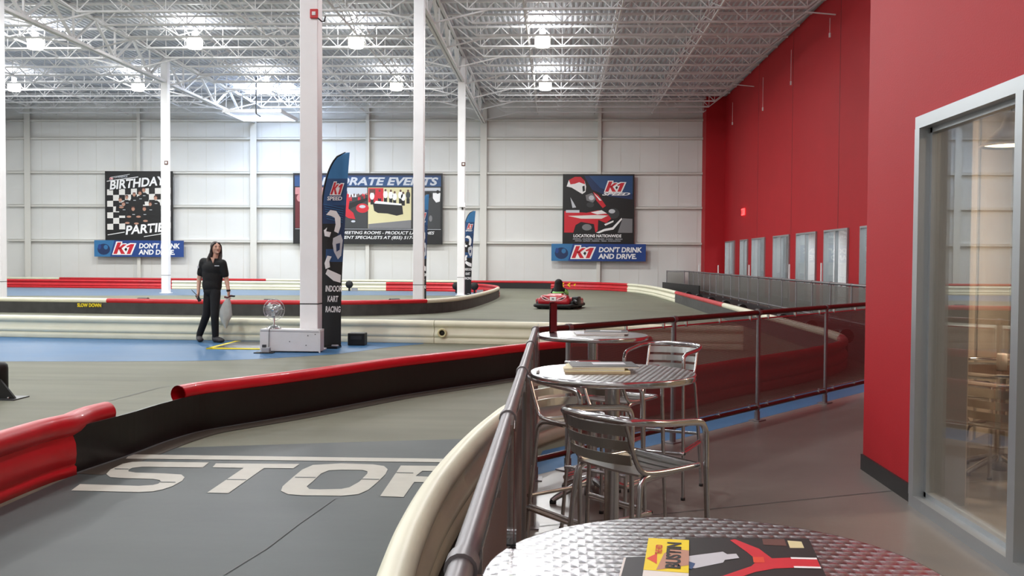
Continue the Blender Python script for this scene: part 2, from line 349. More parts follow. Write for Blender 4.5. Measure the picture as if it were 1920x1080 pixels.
# ceiling deck: corrugated steel, opening for the skylight
SKX0, SKX1, SKY0, SKY1 = -16.5, -13.3, 46.9, 50.0
mb = MB(); prof = []; x = -31.0
while x < 9.2:
    prof += [(x, DECK), (x+.07, DECK), (x+.10, DECK+.05), (x+.17, DECK+.05)]; x += .2
def strip(pr, y0, y1):
    mb.grid([[(a, y0, b) for a, b in pr], [(a, y1, b) for a, b in pr]], 'deck_paint', closed=False, smooth=False)
strip(prof, -6, SKY0); strip([p for p in prof if p[0] <= SKX0+.05], SKY0, SKY1); strip([p for p in prof if p[0] >= SKX1-.05], SKY0, SKY1); strip(prof, SKY1, YW)
mb.box(((SKX0+SKX1)/2, 48.45, DECK+.45), (3.6, 3.4, .02), 'skylight_pane')
for bx_, by_, sx_, sy_ in ((SKX0, 48.45, .05, 3.2), (SKX1, 48.45, .05, 3.2), (-14.9, SKY0, 3.2, .05), (-14.9, SKY1, 3.2, .05)):
    mb.box((bx_, by_, DECK+.22), (sx_, sy_, .46), 'steel_paint')
mb.box((-11, 23, DECK+.6), (44, 62, .05), 'deck_paint')
struct(mb, 'ceiling')

# far wall
mb = MB(); mb.box((-11.5, YW+.15, 5.2), (40, .3, 10.4), 'panel_white')
x = -31.2
while x < 8:
    mb.box((x, YW-.004, 5.1), (.02, .012, 10.2), 'girt_paint'); x += 1.05
wf = struct(mb, 'wall_far')
for z in (9.2, 8.2, 6.3, 4.42, 2.47):
    mb = MB(); mb.box((-11.5, YW-.10, z+.07), (39, .20, .02), 'girt_paint'); mb.box((-11.5, YW-.19, z+.02), (39, .02, .11), 'girt_paint'); mb.box((-11.5, YW-.1, z-.04), (39, .20, .02), 'girt_paint')
    mb.build('wall_girt', wf)
for x, wd in ((-29.8, .34), (-23.42, .2), (-16.9, .36), (-10.5, .2), (-4.07, .36), (2.28, .2)):
    mb = MB(); mb.box((x, YW-.26, 5.0), (wd, .02, 10.0), 'girt_paint'); mb.box((x, YW-.13, 5.0), (.02, .26, 10.0), 'girt_paint'); mb.build('wall_post', wf)
mb = MB(); mb.box((-31.4, 24, 5.2), (.3, 61, 10.4), 'panel_white'); struct(mb, 'wall_left')
mb = MB(); mb.box((-12, -6.1, 5.2), (42, .3, 10.4), 'panel_white'); struct(mb, 'wall_near')

# long red wall with windows
WX = 8.93
wins = [(48.4, 51.0), (45.1, 46.9), (41.4, 44.1), (37.1, 39.8), (33.3, 36.0), (29.7, 32.3), (25.9, 28.5)]
mb = MB(); ZT = 2.58
ys = [15.0]
for a, b in sorted(wins):
    mb.box((WX+.12, (ys[-1]+a)/2, ZT/2), (.24, a-ys[-1], ZT), 'red_wall'); ys.append(b)
mb.box((WX+.12, (ys[-1]+YW)/2, ZT/2), (.24, YW-ys[-1], ZT), 'red_wall')
mb.box((WX+.12, (15+YW)/2, (ZT+10.3)/2), (.24, YW-15, 10.3-ZT), 'red_wall')
for yj in (24.6, 30.9, 37.0, 43.2): mb.box((WX-.001, yj, 6.4), (.006, .02, 7.6), 'baseboard_black')
mb.box((8.45, 52.2, 5.15), (1.1, 1.3, 10.3), 'red_wall')
struct(mb, 'wall_right')
for i, (a, b) in enumerate(wins):
    mb = MB(); t = .06
    mb.box((WX, (a+b)/2, ZT-t/2), (.12, b-a, t), 'window_metal'); mb.box((WX, (a+b)/2, .08), (.12, b-a, .12), 'window_metal')
    mb.box((WX+.10, a+t/2, ZT/2), (.318, t, ZT-.1), 'window_metal'); mb.box((WX+.10, b-t/2, ZT/2), (.318, t, ZT-.1), 'window_metal')
    w_ = mb.build('window_%d' % (i+1)); w_['kind'] = 'structure'
    mb = MB(); mb.box((WX, (a+b)/2, ZT/2), (.10, .06, ZT), 'window_metal'); mb.build('mullion', w_)
    mb = MB(); mb.box((WX+.02, (a+b)/2, ZT/2), (.008, b-a-.1, ZT-.1), 'window_glass'); mb.build('pane', w_)
# gear room behind
mb = MB(); mb.box((12.6, 38, 1.6), (.1, 30, 3.2), 'room_white'); mb.box((10.9, 38, 3.25), (3.6, 30, .1), 'room_white'); mb.box((10.9, 38, .005), (3.5, 30, .01), 'room_floor')
mb.box((10.9, 23.5, 1.6), (3.6, .1, 3.2), 'room_white')
struct(mb, 'wall_gear_room')
for i, (y0, lab) in enumerate(((26.5, 'grey storage shelving seen through the nearest window of the long red wall'), (30.6, 'storage shelving with dark boxes seen through the second nearest window of the long red wall'), (34.4, 'storage shelving seen through the third nearest window of the long red wall'))):
    t = thing('storage_shelf', lab, 'shelf', (11.6, y0, 0))
    for k in range(5):
        mb = MB(); mb.box((0, 0, .35+k*.48), (.5, 2.6, .03), 'window_metal'); mb.build('shelf_board', t)
    for a_ in (-1.3, -.43, .43, 1.3):
        mb = MB(); mb.box((-.22, a_, 1.2), (.04, .04, 2.4), 'window_metal'); mb.box((.22, a_, 1.2), (.04, .04, 2.4), 'window_metal'); mb.build('upright', t)
    for k in range(4):
        for j in range(4):
            if random.random() < .72:
                h = random.uniform(.18, .36); yy = y0 - 1.0 + j*.66
                mb = MB(); mb.box((0, 0, h/2), (.36, random.uniform(.3, .52), h), random.choice(['plastic_black', 'room_grey', 'steel_dark', 'paper_white']), bevel=.02)
                o = mb.build('storage_box', loc=(11.6, yy, .366+k*.48)); tag(o, 'box stored on the shelving behind the ' + ('nearest', 'second nearest', 'third nearest')[i] + ' red-wall window', 'box', 'boxes on the shelving behind the ' + ('nearest', 'second nearest', 'third nearest')[i] + ' window')
# ceiling lights of gear room
for i, (gy, wl) in enumerate(((28.2, 'nearest'), (32.9, 'third nearest'), (36.6, 'fourth nearest'))):
    mb = MB(); mb.box((0, 0, 0), (.5, 1.0, .06), 'cool_glow', bevel=.01); o = mb.build('ceiling_light', loc=(10.2, gy, 2.9)); tag(o, 'bright ceiling light at the top of the %s window of the long red wall' % ('second nearest', 'third nearest', 'fourth nearest')[i], 'ceiling light')

# near red block with glass room
NX = 2.255; NT = .30
mb = MB()
mb.box((NX+NT/2, (6.06+7.08)/2, 5.15), (NT, 7.08-6.06, 10.3), 'red_wall')
mb.box((NX+NT/2, 0.03, (2.42+10.3)/2), (NT, 12.06, 10.3-2.42), 'red_wall')
dx, dy = .62, .7846
L_ = 10.8; mx_, my_ = NX + dx*L_/2 + dy*.08, 7.08 + dy*L_/2 - dx*.08
mb.box((mx_, my_, 5.15), (L_, .16, 10.3), 'red_wall', rz=math.atan2(dy, dx))
struct(mb, 'wall_block')
mb = MB(); mb.box((NX-.008, 6.57, .055), (.016, 1.03, .12), 'baseboard_black'); struct(mb, 'baseboard_block')
mb = MB()
mb.box((NX+NT+.006, 6.57, 1.6), (.012, 1.02, 3.2), 'room_wall')
mb.box((NX+NT/2+.01, 6.052, 1.2), (NT-.02, .016, 2.4), 'room_grey')
mb.box((mx_ + .12, my_-.12, 1.6), (L_, .02, 3.2), 'room_wall', rz=math.atan2(dy, dx))
mb.box((9.0, 4.0, 1.6), (.1, 20, 3.2), 'room_wall'); mb.box((5.7, -5.9, 1.6), (6.6, .1, 3.2), 'room_wall')
mb.face([(2.6, -6, 3.2), (9, -6, 3.2), (9, 15, 3.2), (2.7, 7.3, 3.2)], 'room_white')
for k in range(6): mb.box((mx_ + .10 + (k-3.2)*1.1*dx, my_-.14 + (k-3.2)*1.1*dy, 1.6), (.05, .05, 3.2), 'window_metal', rz=math.atan2(dy, dx))
struct(mb, 'wall_bar_room')
mb = MB(); fw = .075
ya, yb, zt = 6.06, -5.5, 2.42
def vert(y, wd=fw, x=NX-.005, d=.13): mb.box((x+.028, y, zt/2), (d, wd, zt-2*fw+.002), 'window_metal')
mb.box((NX+.025, (ya+yb)/2, zt-fw/2), (.13, ya-yb, fw), 'window_metal'); mb.box((NX+.025, (ya+yb)/2, fw/2), (.13, ya-yb, fw), 'window_metal')
vert(ya-fw/2); 
for ym in (4.72, 3.3, 1.9, .5, -1.0): vert(ym)
mb.box((NX+.05, (ya+yb)/2, zt-fw-.015), (.05, ya-yb, .03), 'window_metal'); mb.box((NX+.05, ya-fw-.015, zt/2), (.05, .03, zt), 'window_metal')
mb.box((NX+.05, (ya+yb)/2, fw+.015), (.05, ya-yb, .03), 'window_metal')
gw = mb.build('window_8'); gw['kind'] = 'structure'
mb = MB(); mb.box((NX+.05, (ya+yb)/2, zt/2), (.010, ya-yb-.1, zt-.1), 'glass'); mb.build('pane', gw)
mb = MB(); mb.lathe((0, 0, 0), [(.02, .16), (.04, .14), (.07, .06), (.19, -.06), (.20, -.07), (.19, -.075), (.06, .05)], 'shade_metal'); 
pend = thing('pendant_lamp', 'metal pendant lamp glowing warm behind the right-hand glass window', 'lamp', (3.05, 6.6, 2.38))
mb.build('lamp_shade', pend)
mb = MB(); mb.lathe((0, 0, 0), [(.0, .02), (.12, -.02), (.17, -.06), (.0, -.062)], 'warm_glow'); mb.build('bulb', pend)
mb = MB(); mb.tube([(0, 0, .14), (0, 0, .82)], .008, 'steel_dark'); mb.build('cord', pend)

# ------------------------------------------------------------------ columns
def column(x, y, label, wd=.30):
    t = thing('steel_column', label, 'column', (x, y, 0))
    mb = MB(); mb.box((0, 0, 5.02), (wd, wd, 10.04), 'column_paint', bevel=.012); mb.build('shaft', t)
    mb = MB(); mb.box((0, 0, .012), (wd+.12, wd+.12, .024), 'column_paint'); mb.build('base_plate', t)
    mb = MB(); mb.box((0, 0, .78), (wd+.004, wd+.004, .018), 'steel_dark'); mb.build('strap', t)
    return t
column(CX[1], CY[0], 'thick white square column nearest the camera, rising from the white box')
column(CX[1], CY[1], 'white square column standing in the island behind the front red barrier')
column(CX[1], CY[2], 'slim white column on the blue floor beside the small feather flag')
column(CX[0], CY[2], 'white square column in front of the checkered party poster')
column(-16.83, 28.1, 'white column at the extreme left edge of the picture')
for y, x, z, lab in ((15.52, -3.96, 5.55, 'red fire alarm on the nearest column'),):
    t = thing('fire_alarm', 'red fire alarm horn with white face high on the nearest column', 'fire alarm', (-3.985, 15.53, 5.52))
    mb = MB(); mb.box((0, 0, 0), (.13, .05, .15), 'signal_red', bevel=.008); mb.build('housing', t)
    mb = MB(); mb.box((0, -.028, .0), (.06, .012, .06), 'fire_white', bevel=.003); mb.build('strobe', t)
    mb = MB(); mb.tube([(.05, 0, -.06), (.12, .02, -.12), (.16, .05, -.11), (.16, .1, -.02)], .012, 'steel_dark'); mb.build('conduit', t)
for x, y, z, lab in ((-3.98, 40.43, 5.58, 'tiny red alarm device on the slim column beside the small flag'), (-16.8, 40.43, 5.62, 'tiny alarm device on the column by the checkered poster')):
    t = thing('alarm_device', lab, 'fire alarm', (x, y, z))
    mb = MB(); mb.box((0, 0, 0), (.16, .04, .16), 'print_brown', bevel=.01); mb.build('housing', t)
    mb = MB(); mb.box((0, -.025, 0), (.08, .012, .08), 'fire_white'); mb.build('strobe', t)
t = thing('speaker_box', 'small white box mounted halfway up the slim column beside the small flag', 'speaker', (-4.02, 40.4, 3.85))
mb = MB(); mb.box((0, 0, 0), (.28, .12, .2), 'column_paint', bevel=.02); mb.build('cabinet', t); mb = MB(); mb.tube([(.0, .02, -.08), (0, .02, -.2)], .03, 'steel_dark'); mb.build('bracket', t)

# ------------------------------------------------------------------ roof steel
def girder(x, y0, y1, label):
    t = thing('roof_girder', label, 'girder', (x, y0, 9.05)); zb, zt_ = .04, 1.13; L = y1-y0
    mb = MB()
    for s in (-.07, .07): mb.box((s, L/2, zt_), (.09, L, .10), 'steel_paint')
    mb.build('top_chord', t)
    mb = MB()
    for s in (-.07, .07): mb.box((s, L/2, zb), (.09, L, .10), 'steel_paint')
    mb.build('bottom_chord', t)
    mb = MB(); n = int(round(L/3.52)); p = L/n
    for i in range(n):
        a = i*p
        mb.bar((0, a, zt_), (0, a+p/2, zb), .10, .07, 'steel_paint'); mb.bar((0, a+p/2, zb), (0, a+p, zt_), .10, .07, 'steel_paint')
        mb.bar((0, a+p/2, zb), (0, a+p/2, zt_), .07, .06, 'steel_paint')
        mb.box((0, a+p/2, zb+.1), (.02, .45, .22), 'steel_paint')
    mb.build('web', t); return t
for x, nm in ((CX[1], 'right'), (CX[0], 'left')):
    girder(x, 28.1, 40.6, 'white steel roof girder on the %s column line, nearer span' % nm)
    girder(x, 40.6, YW-.2, 'white steel roof girder on the %s column line, span ending at the far wall' % nm)
def joist(x0, x1):
    t = bpy.data.objects.new('roof_joist', None); col.objects.link(t); t.empty_display_size = .1
    zt_, zb = 10.22, 9.5; L = x1-x0
    mb = MB(); mb.box((L/2, 0, zt_), (L, .11, .07), 'steel_paint'); mb.build('top_chord', t)
    n = max(3, int(round(L/1.5))); p = L/n; e = p*.75
    mb = MB(); mb.box((L/2, 0, zb), (L-2*e, .11, .06), 'steel_paint'); mb.build('bottom_chord', t)
    mb = MB(); mb.bar((0.15, 0, zt_), (e, 0, zb), .04, .04, 'steel_paint'); mb.bar((L-.15, 0, zt_), (L-e, 0, zb), .04, .04, 'steel_paint')
    m_ = max(4, int(round((L-2*e)/1.45))); q = (L-2*e)/m_
    for i in range(m_+1):
        a = e + i*q
        if i < m_: mb.bar((a, 0, zb), (a+q/2, 0, zt_), .03, .03, 'steel_paint'); mb.bar((a+q/2, 0, zt_), (a+q, 0, zb), .03, .03, 'steel_paint')
        mb.bar((a, 0, zb), (a, 0, zt_), .025, .025, 'steel_paint')
    mb.build('web', t); return t
JY = [37.6 + 1.76*k for k in range(-5, 9)]
for x0, x1, lab, gr in ((CX[1]+.1, 8.85, 'white open-web roof joist between the right-hand girder and the red wall', 'roof joists beside the red wall'),
                        (CX[0]+.1, CX[1]-.1, 'white open-web roof joist spanning between the two roof girders', 'roof joists between the girders'),
                        (-30.9, CX[0]-.1, 'white open-web roof joist left of the left-hand girder', 'roof joists at the far left')):
    pr = joist(x0, x1)
    for i, y in enumerate(JY):
        o = pr if i == 0 else copy_tree(pr)
        o.location = (x0, y, 0); tag(o, lab, 'roof joist', gr)
for x, bay in ((-28.1, 'far left bay'), (-24, 'far left bay'), (-20, 'far left bay'), (-13.7, 'middle bay'), (-10.5, 'middle bay'), (-7.2, 'middle bay'), (-1.1, 'bay beside the red wall'), (2.0, 'bay beside the red wall'), (5.1, 'bay beside the red wall')):
    mb = MB(); mb.bar((x, 29, 9.55), (x, 52.6, 9.55), .05, .05, 'steel_paint'); mb.bar((x, 29, 10.14), (x, 52.6, 10.14), .05, .05, 'steel_paint')
    for a, b in zip(JY[:-1], JY[1:]): mb.bar((x, a, 9.55), (x, b, 10.14), .03, .03, 'steel_paint'); mb.bar((x, a, 10.14), (x, b, 9.55), .03, .03, 'steel_paint')
    o = mb.build('roof_bridging', origin=(x, 29, 9.5)); o.location = (x, 29, 9.5); tag(o, 'thin white cross bracing running away between roof joists in the ' + bay, 'bracing', 'roof bracing in the ' + bay)
for gx in CX:
    for k, y in enumerate(JY[1::2]):
        for s in (-1, 1):
            mb = MB(); mb.bar((0, 0, 0), (s*1.9, 0, .44), .05, .05, 'steel_paint'); o = mb.build('girder_brace', loc=(gx + s*.05, y, 9.07))
            tag(o, 'short white diagonal brace from the bottom of the %s-hand roof girder' % ('left' if gx < -10 else 'right'), 'brace', 'braces of the %s girder' % ('left' if gx < -10 else 'right'))

# lamps
def lamp():
    t = bpy.data.objects.new('high_bay_lamp', None); col.objects.link(t); t.empty_display_size = .1
    mb = MB(); mb.lathe((0, 0, 0), [(.05, .32), (.11, .30), (.12, .12), (.20, .08), (.24, .04)], 'lamp_housing', 20); mb.build('housing', t)
    mb = MB(); mb.lathe((0, 0, 0), [(.24, .06), (.28, .0), (.28, -.24), (.25, -.31), (.0, -.32)], 'lamp_glow', 20); mb.build('lens', t)
    mb = MB(); mb.tube([(0, 0, .3), (0, 0, .72)], .012, 'steel_dark', 6); mb.build('hanger', t); return t
pr = lamp(); first = True
names = {-.58: 'rightmost', -7.42: 'second from the right', -13.45: 'third from the right', -19.5: 'fourth from the right', -25.4: 'fifth from the right'}
for ly in LAMP_Y[:2]:
    for lx in LAMP_X:
        if ly < 40 and lx < -25: continue
        o = pr if first else copy_tree(pr); first = False
        o.location = (lx, ly, 9.60)
        tag(o, 'glowing round high-bay lamp, %s in the %s row of the ceiling' % (names[lx], 'farther' if ly > 40 else 'nearer'), 'ceiling lamp', 'high-bay lamps')
# suspended frame under skylight
t = thing('suspended_frame', 'flat white rectangular frame hanging under the bright skylight', 'ceiling frame', (-14.9, 47.6, 8.72))
mb = MB()
for c, d in (((0, -1.5, 0), (2.9, .08, .16)), ((0, 1.5, 0), (2.9, .08, .16)), ((-1.42, 0, 0), (.08, 3.0, .16)), ((1.42, 0, 0), (.08, 3.0, .16))): mb.box(c, d, 'steel_paint')
mb.build('frame', t)
mb = MB()
for k in range(9): mb.box((0, -1.3+k*.32, .02), (2.8, .02, .05), 'deck_paint')
mb.build('grille', t)
for sx_ in (-1.3, 1.3):
    mb = MB(); mb.tube([(sx_, -1.4, .05), (sx_, -1.4, 1.58)], .015, 'steel_paint', 6); mb.build('hanger', t)
mb = MB(); mb.tube([(0, 0, 1.76), (0, 0, .0), (.25, -.15, -.16)], .03, 'gloss_black', 6); o = mb.build('hanging_pipe', loc=(-14.62, 45.9, 8.55)); tag(o, 'thin black pipe hanging down in front of the skylight frame', 'pipe')
# exit sign on red wall
mb = MB(); mb.box((0, 0, 0), (.06, .62, .32), 'exit_glow', bevel=.01)
mb.text('EXIT', .24, 'signal_red', Matrix.Translation((-.035, .29, -.09)) @ Matrix.Rotation(R(-90), 4, 'Z') @ Matrix.Rotation(R(90), 4, 'X'), bold=.006)
o = mb.build('exit_sign', loc=(8.88, 46.2, 3.9)); tag(o, 'glowing red exit sign high on the long red wall', 'sign')
for k, (y, ztop, l) in enumerate(((24.6, 9.9, 1.2), (31.5, 9.4, .5), (36.6, 9.5, 1.2), (41.5, 9.4, 1.3), (48.6, 9.5, 1.0))):
    mb = MB(); mb.tube([(0, 0, 0), (0, 0, -l)], .009, 'steel_paint', 5); mb.box((0, 0, -l-.05), (.05, .05, .14), 'steel_paint'); o = mb.build('hanging_cable', loc=(8.75, y, ztop)); tag(o, 'thin cable hanging down along the top of the long red wall', 'cable', 'cables by the red wall')
for k, y in enumerate((31.5, 44.2)):
    mb = MB(); mb.bar((0, 0, 0), (.95, -.1, -.12), .06, .03, 'steel_paint'); o = mb.build('wall_bracket', loc=(7.95, y, 9.6)); tag(o, 'thin pink-lit strut from the roof to the long red wall, %s one' % ('nearer', 'farther')[k], 'strut')

# ------------------------------------------------------------------ track barriers
WAVE = [(0.0, .42), (.035, .412), (.06, .388), (.07, .355), (.064, .325), (.045, .305), (.032, .298), (.026, .27), (.03, .24), (.046, .21), (.066, .18), (.07, .15), (.058, .122), (.042, .115), (.044, .104), (.06, .098), (.063, .06), (.06, .02), (.055, .0)]
WAVE = WAVE + [(-a, b) for a, b in reversed(WAVE[1:])]
def sweep(mb, path, prof, m, side=1, closed=True, smooth=True):
    rings = []
    for i, p in enumerate(path):
        d = (path[min(i+1, len(path)-1)] - path[max(i-1, 0)]); d = Vector((d.x, d.y, 0)).normalized(); n = Vector((-d.y, d.x, 0))*side
        rings.append([(p.x + n.x*a, p.y + n.y*a, b) for a, b in prof])
    mb.grid(rings, m, closed=closed, smooth=smooth)
def cut(path, f0, f1):
    """sub path by test on index fractions along length"""
    acc = [0]
    for a, b in zip(path[:-1], path[1:]): acc.append(acc[-1] + (b-a).length)
    L = acc[-1]; lo, hi = f0, f1
    out = []
    for i in range(len(path)-1):
        if acc[i+1] < lo or acc[i] > hi: continue
        s = max(lo, acc[i]); e = min(hi, acc[i+1]); seg = acc[i+1]-acc[i]
        if not out: out.append(path[i].lerp(path[i+1], (s-acc[i])/seg))
        out.append(path[i].lerp(path[i+1], (e-acc[i])/seg))
    res = out[:1]
    for p in out[1:]:
        if (p-res[-1]).length > 1e-3: res.append(p)
    return res
def arc_at(path, test):
    s = 0
    for a, b in zip(path[:-1], path[1:]):
        if test(b): return s
        s += (b-a).length
    return s
def barrier(kind, path, color, label, side=1, skirt='skirt_black', brackets=0, bside=-1, r=.07, group=None, poff=0.0):
    base = path[0]
    t = thing('track_barrier', label, 'barrier', (base.x, base.y, 0), group=group)
    org = (base.x, base.y, 0)
    if kind == 'wave':
        mb = MB(); sweep(mb, path, WAVE, color, side); mb.build('rail_panel', t, origin=org)
    else:
        mb = MB(); off = []
        for i, p in enumerate(path):
            d = (path[min(i+1, len(path)-1)] - path[max(i-1, 0)]).normalized(); off.append(Vector((p.x - d.y*poff, p.y + d.x*poff, .42-r)))
        mb.tube(off, r, color, 14); mb.build('top_pipe', t, origin=org)
        mb = MB(); sweep(mb, path, [(.035, .0), (.035, .30), (.05, .30), (.05, .0)], skirt, side, smooth=False); mb.build('skirt', t, origin=org)
    if brackets:
        L = sum((b-a).length for a, b in zip(path[:-1], path[1:]))
        for k in range(brackets):
            s = L*(k+.5)/brackets; seg = cut(path, s, s+.2)
            if len(seg) < 2: continue
            d = (seg[1]-seg[0]).normalized(); n = Vector((-d.y, d.x, 0))*bside; p = seg[0]
            mb = MB(); c = p + n*.16
            mb.box((c.x, c.y, .2), (.3, .07, .4), 'rubber_black', rz=math.atan2(n.y, n.x), bevel=.02)
            c = p + n*.25; mb.tube([(c.x - d.x*.14, c.y - d.y*.14, .32), (c.x + d.x*.14, c.y + d.y*.14, .32)], .12, 'rubber_black', 12)
            mb.build('bracket', t, origin=org)
    return t
# A: lane divider from lower left to behind the railing
A = smooth_path([(-3.47, 3.2, 0), (-3.47, 5.9, 0), (-3.40, 6.5, 0), (-3.30, 7.16, 0), (-3.25, 7.7, 0), (-3.14, 8.2, 0), (-2.93, 8.55, 0), (-2.57, 9.1, 0), (-2.2, 9.76, 0), (-1.79, 10.5, 0), (-1.34, 11.15, 0), (-.94, 11.7, 0), (-.5, 12.35, 0), (.2, 13.15, 0), (.85, 13.65, 0), (1.4, 13.9, 0)], 6)
sA = arc_at(A, lambda p: p.y > 6.55); sE = arc_at(A, lambda p: p.y > 7.15)
n0 = thing('track_barrier', 'red moulded barrier at the lower left edge ending in an open pipe', 'barrier', (-3.47, 3.2, 0))
NEARW = [(0, .36), (.045, .355), (.05, .33), (.03, .292), (.03, .276), (.052, .22), (.058, .15), (.05, .085), (.038, .07), (.055, .058), (.058, .0)]; NEARW = NEARW + [(-a, b) for a, b in reversed(NEARW[1:])]
mb = MB(); sweep(mb, cut(A, 0, sA), NEARW, 'barrier_red'); mb.build('rail_panel', n0, origin=(-3.47, 3.2, 0))
pp = [Vector((p.x-.015-.085*max(0, min(1, (p.y-6.5)/.3)), p.y, .345)) for p in cut(A, 0, sE+.02)]
mb = MB(); mb.tube(pp, .082, 'barrier_red', 18, caps=False); mb.tube(pp[-8:], .07, 'barrier_red', 18, caps=False); mb.build('top_pipe', n0, origin=(-3.47, 3.2, 0))
n1 = thing('track_barrier', 'long lane divider with red top pipe over a tall black skirt beside the STOP marking', 'barrier', (-3.4, 6.5, 0))
pA = cut(A, sA+.02, 1e9)
mb = MB(); sweep(mb, pA, [(-.005, .0), (-.005, .325), (-.02, .325), (-.02, .0)], 'gloss_black', smooth=False); mb.build('skirt', n1, origin=(-3.4, 6.5, 0))
s8 = arc_at(A, lambda p: p.y > 8.12); pq = []
for i, p in enumerate(cut(A, s8, 1e9)):
    pq.append(p)
off = []
for i, p in enumerate(pq):
    d = (pq[min(i+1, len(pq)-1)] - pq[max(i-1, 0)]).normalized(); off.append(Vector((p.x - d.y*.07, p.y + d.x*.07, .345)))
mb = MB(); mb.tube(off, .078, 'barrier_red', 18, caps=False); mb.tube(off[:4], .068, 'barrier_red', 18, caps=False); mb.build('top_pipe', n1, origin=(-3.4, 6.5, 0))
# outer boundary, far wall round to the white curve beside the railing
O = smooth_path([(-31, 51.9, 0), (-20, 51.9, 0), (-10, 51.8, 0), (-4.6, 51.6, 0), (-.9, 51.3, 0), (1.0, 50.4, 0), (2.6, 48.9, 0), (3.75, 46.4, 0), (4.25, 42.5, 0), (4.4, 38, 0), (4.45, 34, 0), (4.47, 28, 0), (4.47, 22, 0), (4.47, 17.5, 0), (4.42, 15.2, 0), (4.05, 13.75, 0), (3.45, 12.7, 0), (2.75, 11.75, 0), (2.0, 10.85, 0), (1.25, 9.85, 0), (.55, 8.95, 0), (.02, 8.2, 0), (-.31, 7.45, 0), (-.45, 6.66, 0), (-.545, 5.8, 0), (-.605, 4.86, 0), (-.61, 4.09, 0), (-.585, 3.5, 0), (-.52, 2.5, 0), (-.47, 1.2, 0)], 8)
def so(f): return arc_at(O, f)
a1 = so(lambda p: p.x > -27); a2 = so(lambda p: p.x > -15.9); a3 = so(lambda p: p.x > -4.7); a4 = so(lambda p: p.x > -.1)
a5 = so(lambda p: p.x > 3.55); a6 = so(lambda p: p.x > 0 and p.y < 35.5); a7 = so(lambda p: p.x > 0 and p.y < 25.6); a8 = so(lambda p: p.x > 0 and p.y < 14.6); a9 = so(lambda p: p.x < .1 and p.y < 9)
barrier('pipe', cut(O, 0, a1), 'barrier_white', 'white pipe barrier along the far wall at the far left', -1)
barrier('pipe', cut(O, a1, a2), 'barrier_red', 'thin red pipe barrier along the far wall below the checkered poster', -1)
barrier('pipe', cut(O, a2, a3), 'barrier_white', 'white pipe barrier along the far wall below the wide events poster', -1)
barrier('pipe', cut(O, a3, a4), 'barrier_red', 'red pipe over black skirt along the far wall just left of the kart driver', -1)
bx5 = barrier('wave', cut(O, a4, a5), 'barrier_red', 'red moulded barrier with chevron arrows in the far corner behind the kart', -1)
barrier('wave', cut(O, a5, a6), 'barrier_white', 'white moulded curved barrier in the far right corner of the track', -1)
barrier('pipe', cut(O, a6, a7), 'barrier_red', 'red pipe over grey skirt running toward the camera at the right of the track', -1, 'skirt_worn', 4, 1)
barrier('pipe', cut(O, a7, a8), 'barrier_white', 'white pipe over grey skirt seen through the mesh fence at the right', -1, 'skirt_worn', 5, 1)
barrier('wave', cut(O, a8, a9), 'barrier_red', 'red curved hairpin barrier behind the near mesh fence', -1)
barrier('wave', cut(O, a9, 1e9), 'barrier_white', 'cream white curved barrier beside the near railing in the lower foreground', -1)
mb = MB()
for k in range(3):
    p = Vector((.25+k*.33, 50.68-k*.13, .0)); 
    for s in (-1, 1): mb.bar((p.x, p.y-.04, .24), (p.x+.14, p.y-.06, .24+s*.09), .02, .05, 'print_yellow')
o = mb.build('arrow_sticker', bx5, origin=tuple(bx5.location)); o['label'] = 'yellow chevron stickers'
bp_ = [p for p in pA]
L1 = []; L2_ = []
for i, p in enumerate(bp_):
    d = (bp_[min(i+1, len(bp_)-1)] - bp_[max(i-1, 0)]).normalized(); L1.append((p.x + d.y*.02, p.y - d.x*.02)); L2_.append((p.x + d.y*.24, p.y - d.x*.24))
mb = MB(); mb.grid([[(a[0], a[1], .0045), (b[0], b[1], .0045)] for a, b in zip(L1, L2_)], 'dark_band', closed=False); o = mb.build('floor_band', floor); o['label'] = 'dark band along the lane divider'
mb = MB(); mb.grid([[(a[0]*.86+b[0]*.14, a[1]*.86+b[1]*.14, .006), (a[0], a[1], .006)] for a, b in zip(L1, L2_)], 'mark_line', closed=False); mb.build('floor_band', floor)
# island
I = smooth_path([(-20, 26.0, 0), (-15.4, 25.65, 0), (-12.2, 25.4, 0), (-9.1, 25.1, 0), (-5.8, 25.35, 0), (-4.45, 26.05, 0), (-3.3, 27.3, 0), (-2.8, 29.6, 0), (-2.55, 33, 0), (-2.4, 37.4, 0), (-2.55, 41, 0), (-3.4, 44, 0), (-4.8, 45.5, 0), (-7, 46, 0), (-11.2, 46, 0), (-19, 46.4, 0), (-27, 46.9, 0), (-31, 47.1, 0)], 8)
def si(f): return arc_at(I, f)
b1 = si(lambda p: p.x > -11.93); b2 = si(lambda p: p.x > -3.65); b3 = si(lambda p: p.y > 39.3); b4 = si(lambda p: p.y > 45 and p.x < -8.6); b5 = si(lambda p: p.y > 45 and p.x < -19.3)
wb = barrier('pipe', cut(I, 0, b1), 'barrier_white', 'white pipe over grey skirt with SLOW DOWN lettering at the left of the island', -1, 'skirt_worn', 0)
mb = MB(); mb.text('SLOW DOWN', .13, 'print_yellow', Matrix.Translation((-13.02, 25.36, .185)) @ Matrix.Rotation(R(-3.5), 4, 'Z') @ Matrix.Rotation(R(90), 4, 'X'), bold=.006, sx=.82)
mb.build('lettering', wb, origin=tuple(wb.location))['label'] = 'yellow SLOW DOWN lettering'
barrier('pipe', cut(I, b1, b2), 'barrier_red', 'red pipe over grey skirt along the front of the island', -1, 'skirt_worn', 5, 1)
barrier('pipe', cut(I, b2, b3), 'barrier_white', 'white pipe over grey skirt curving round the right end of the island', -1, 'skirt_worn', 0)
barrier('wave', cut(I, b3, b4), 'barrier_red', 'red moulded barrier at the back of the island beside the slim column', 1)
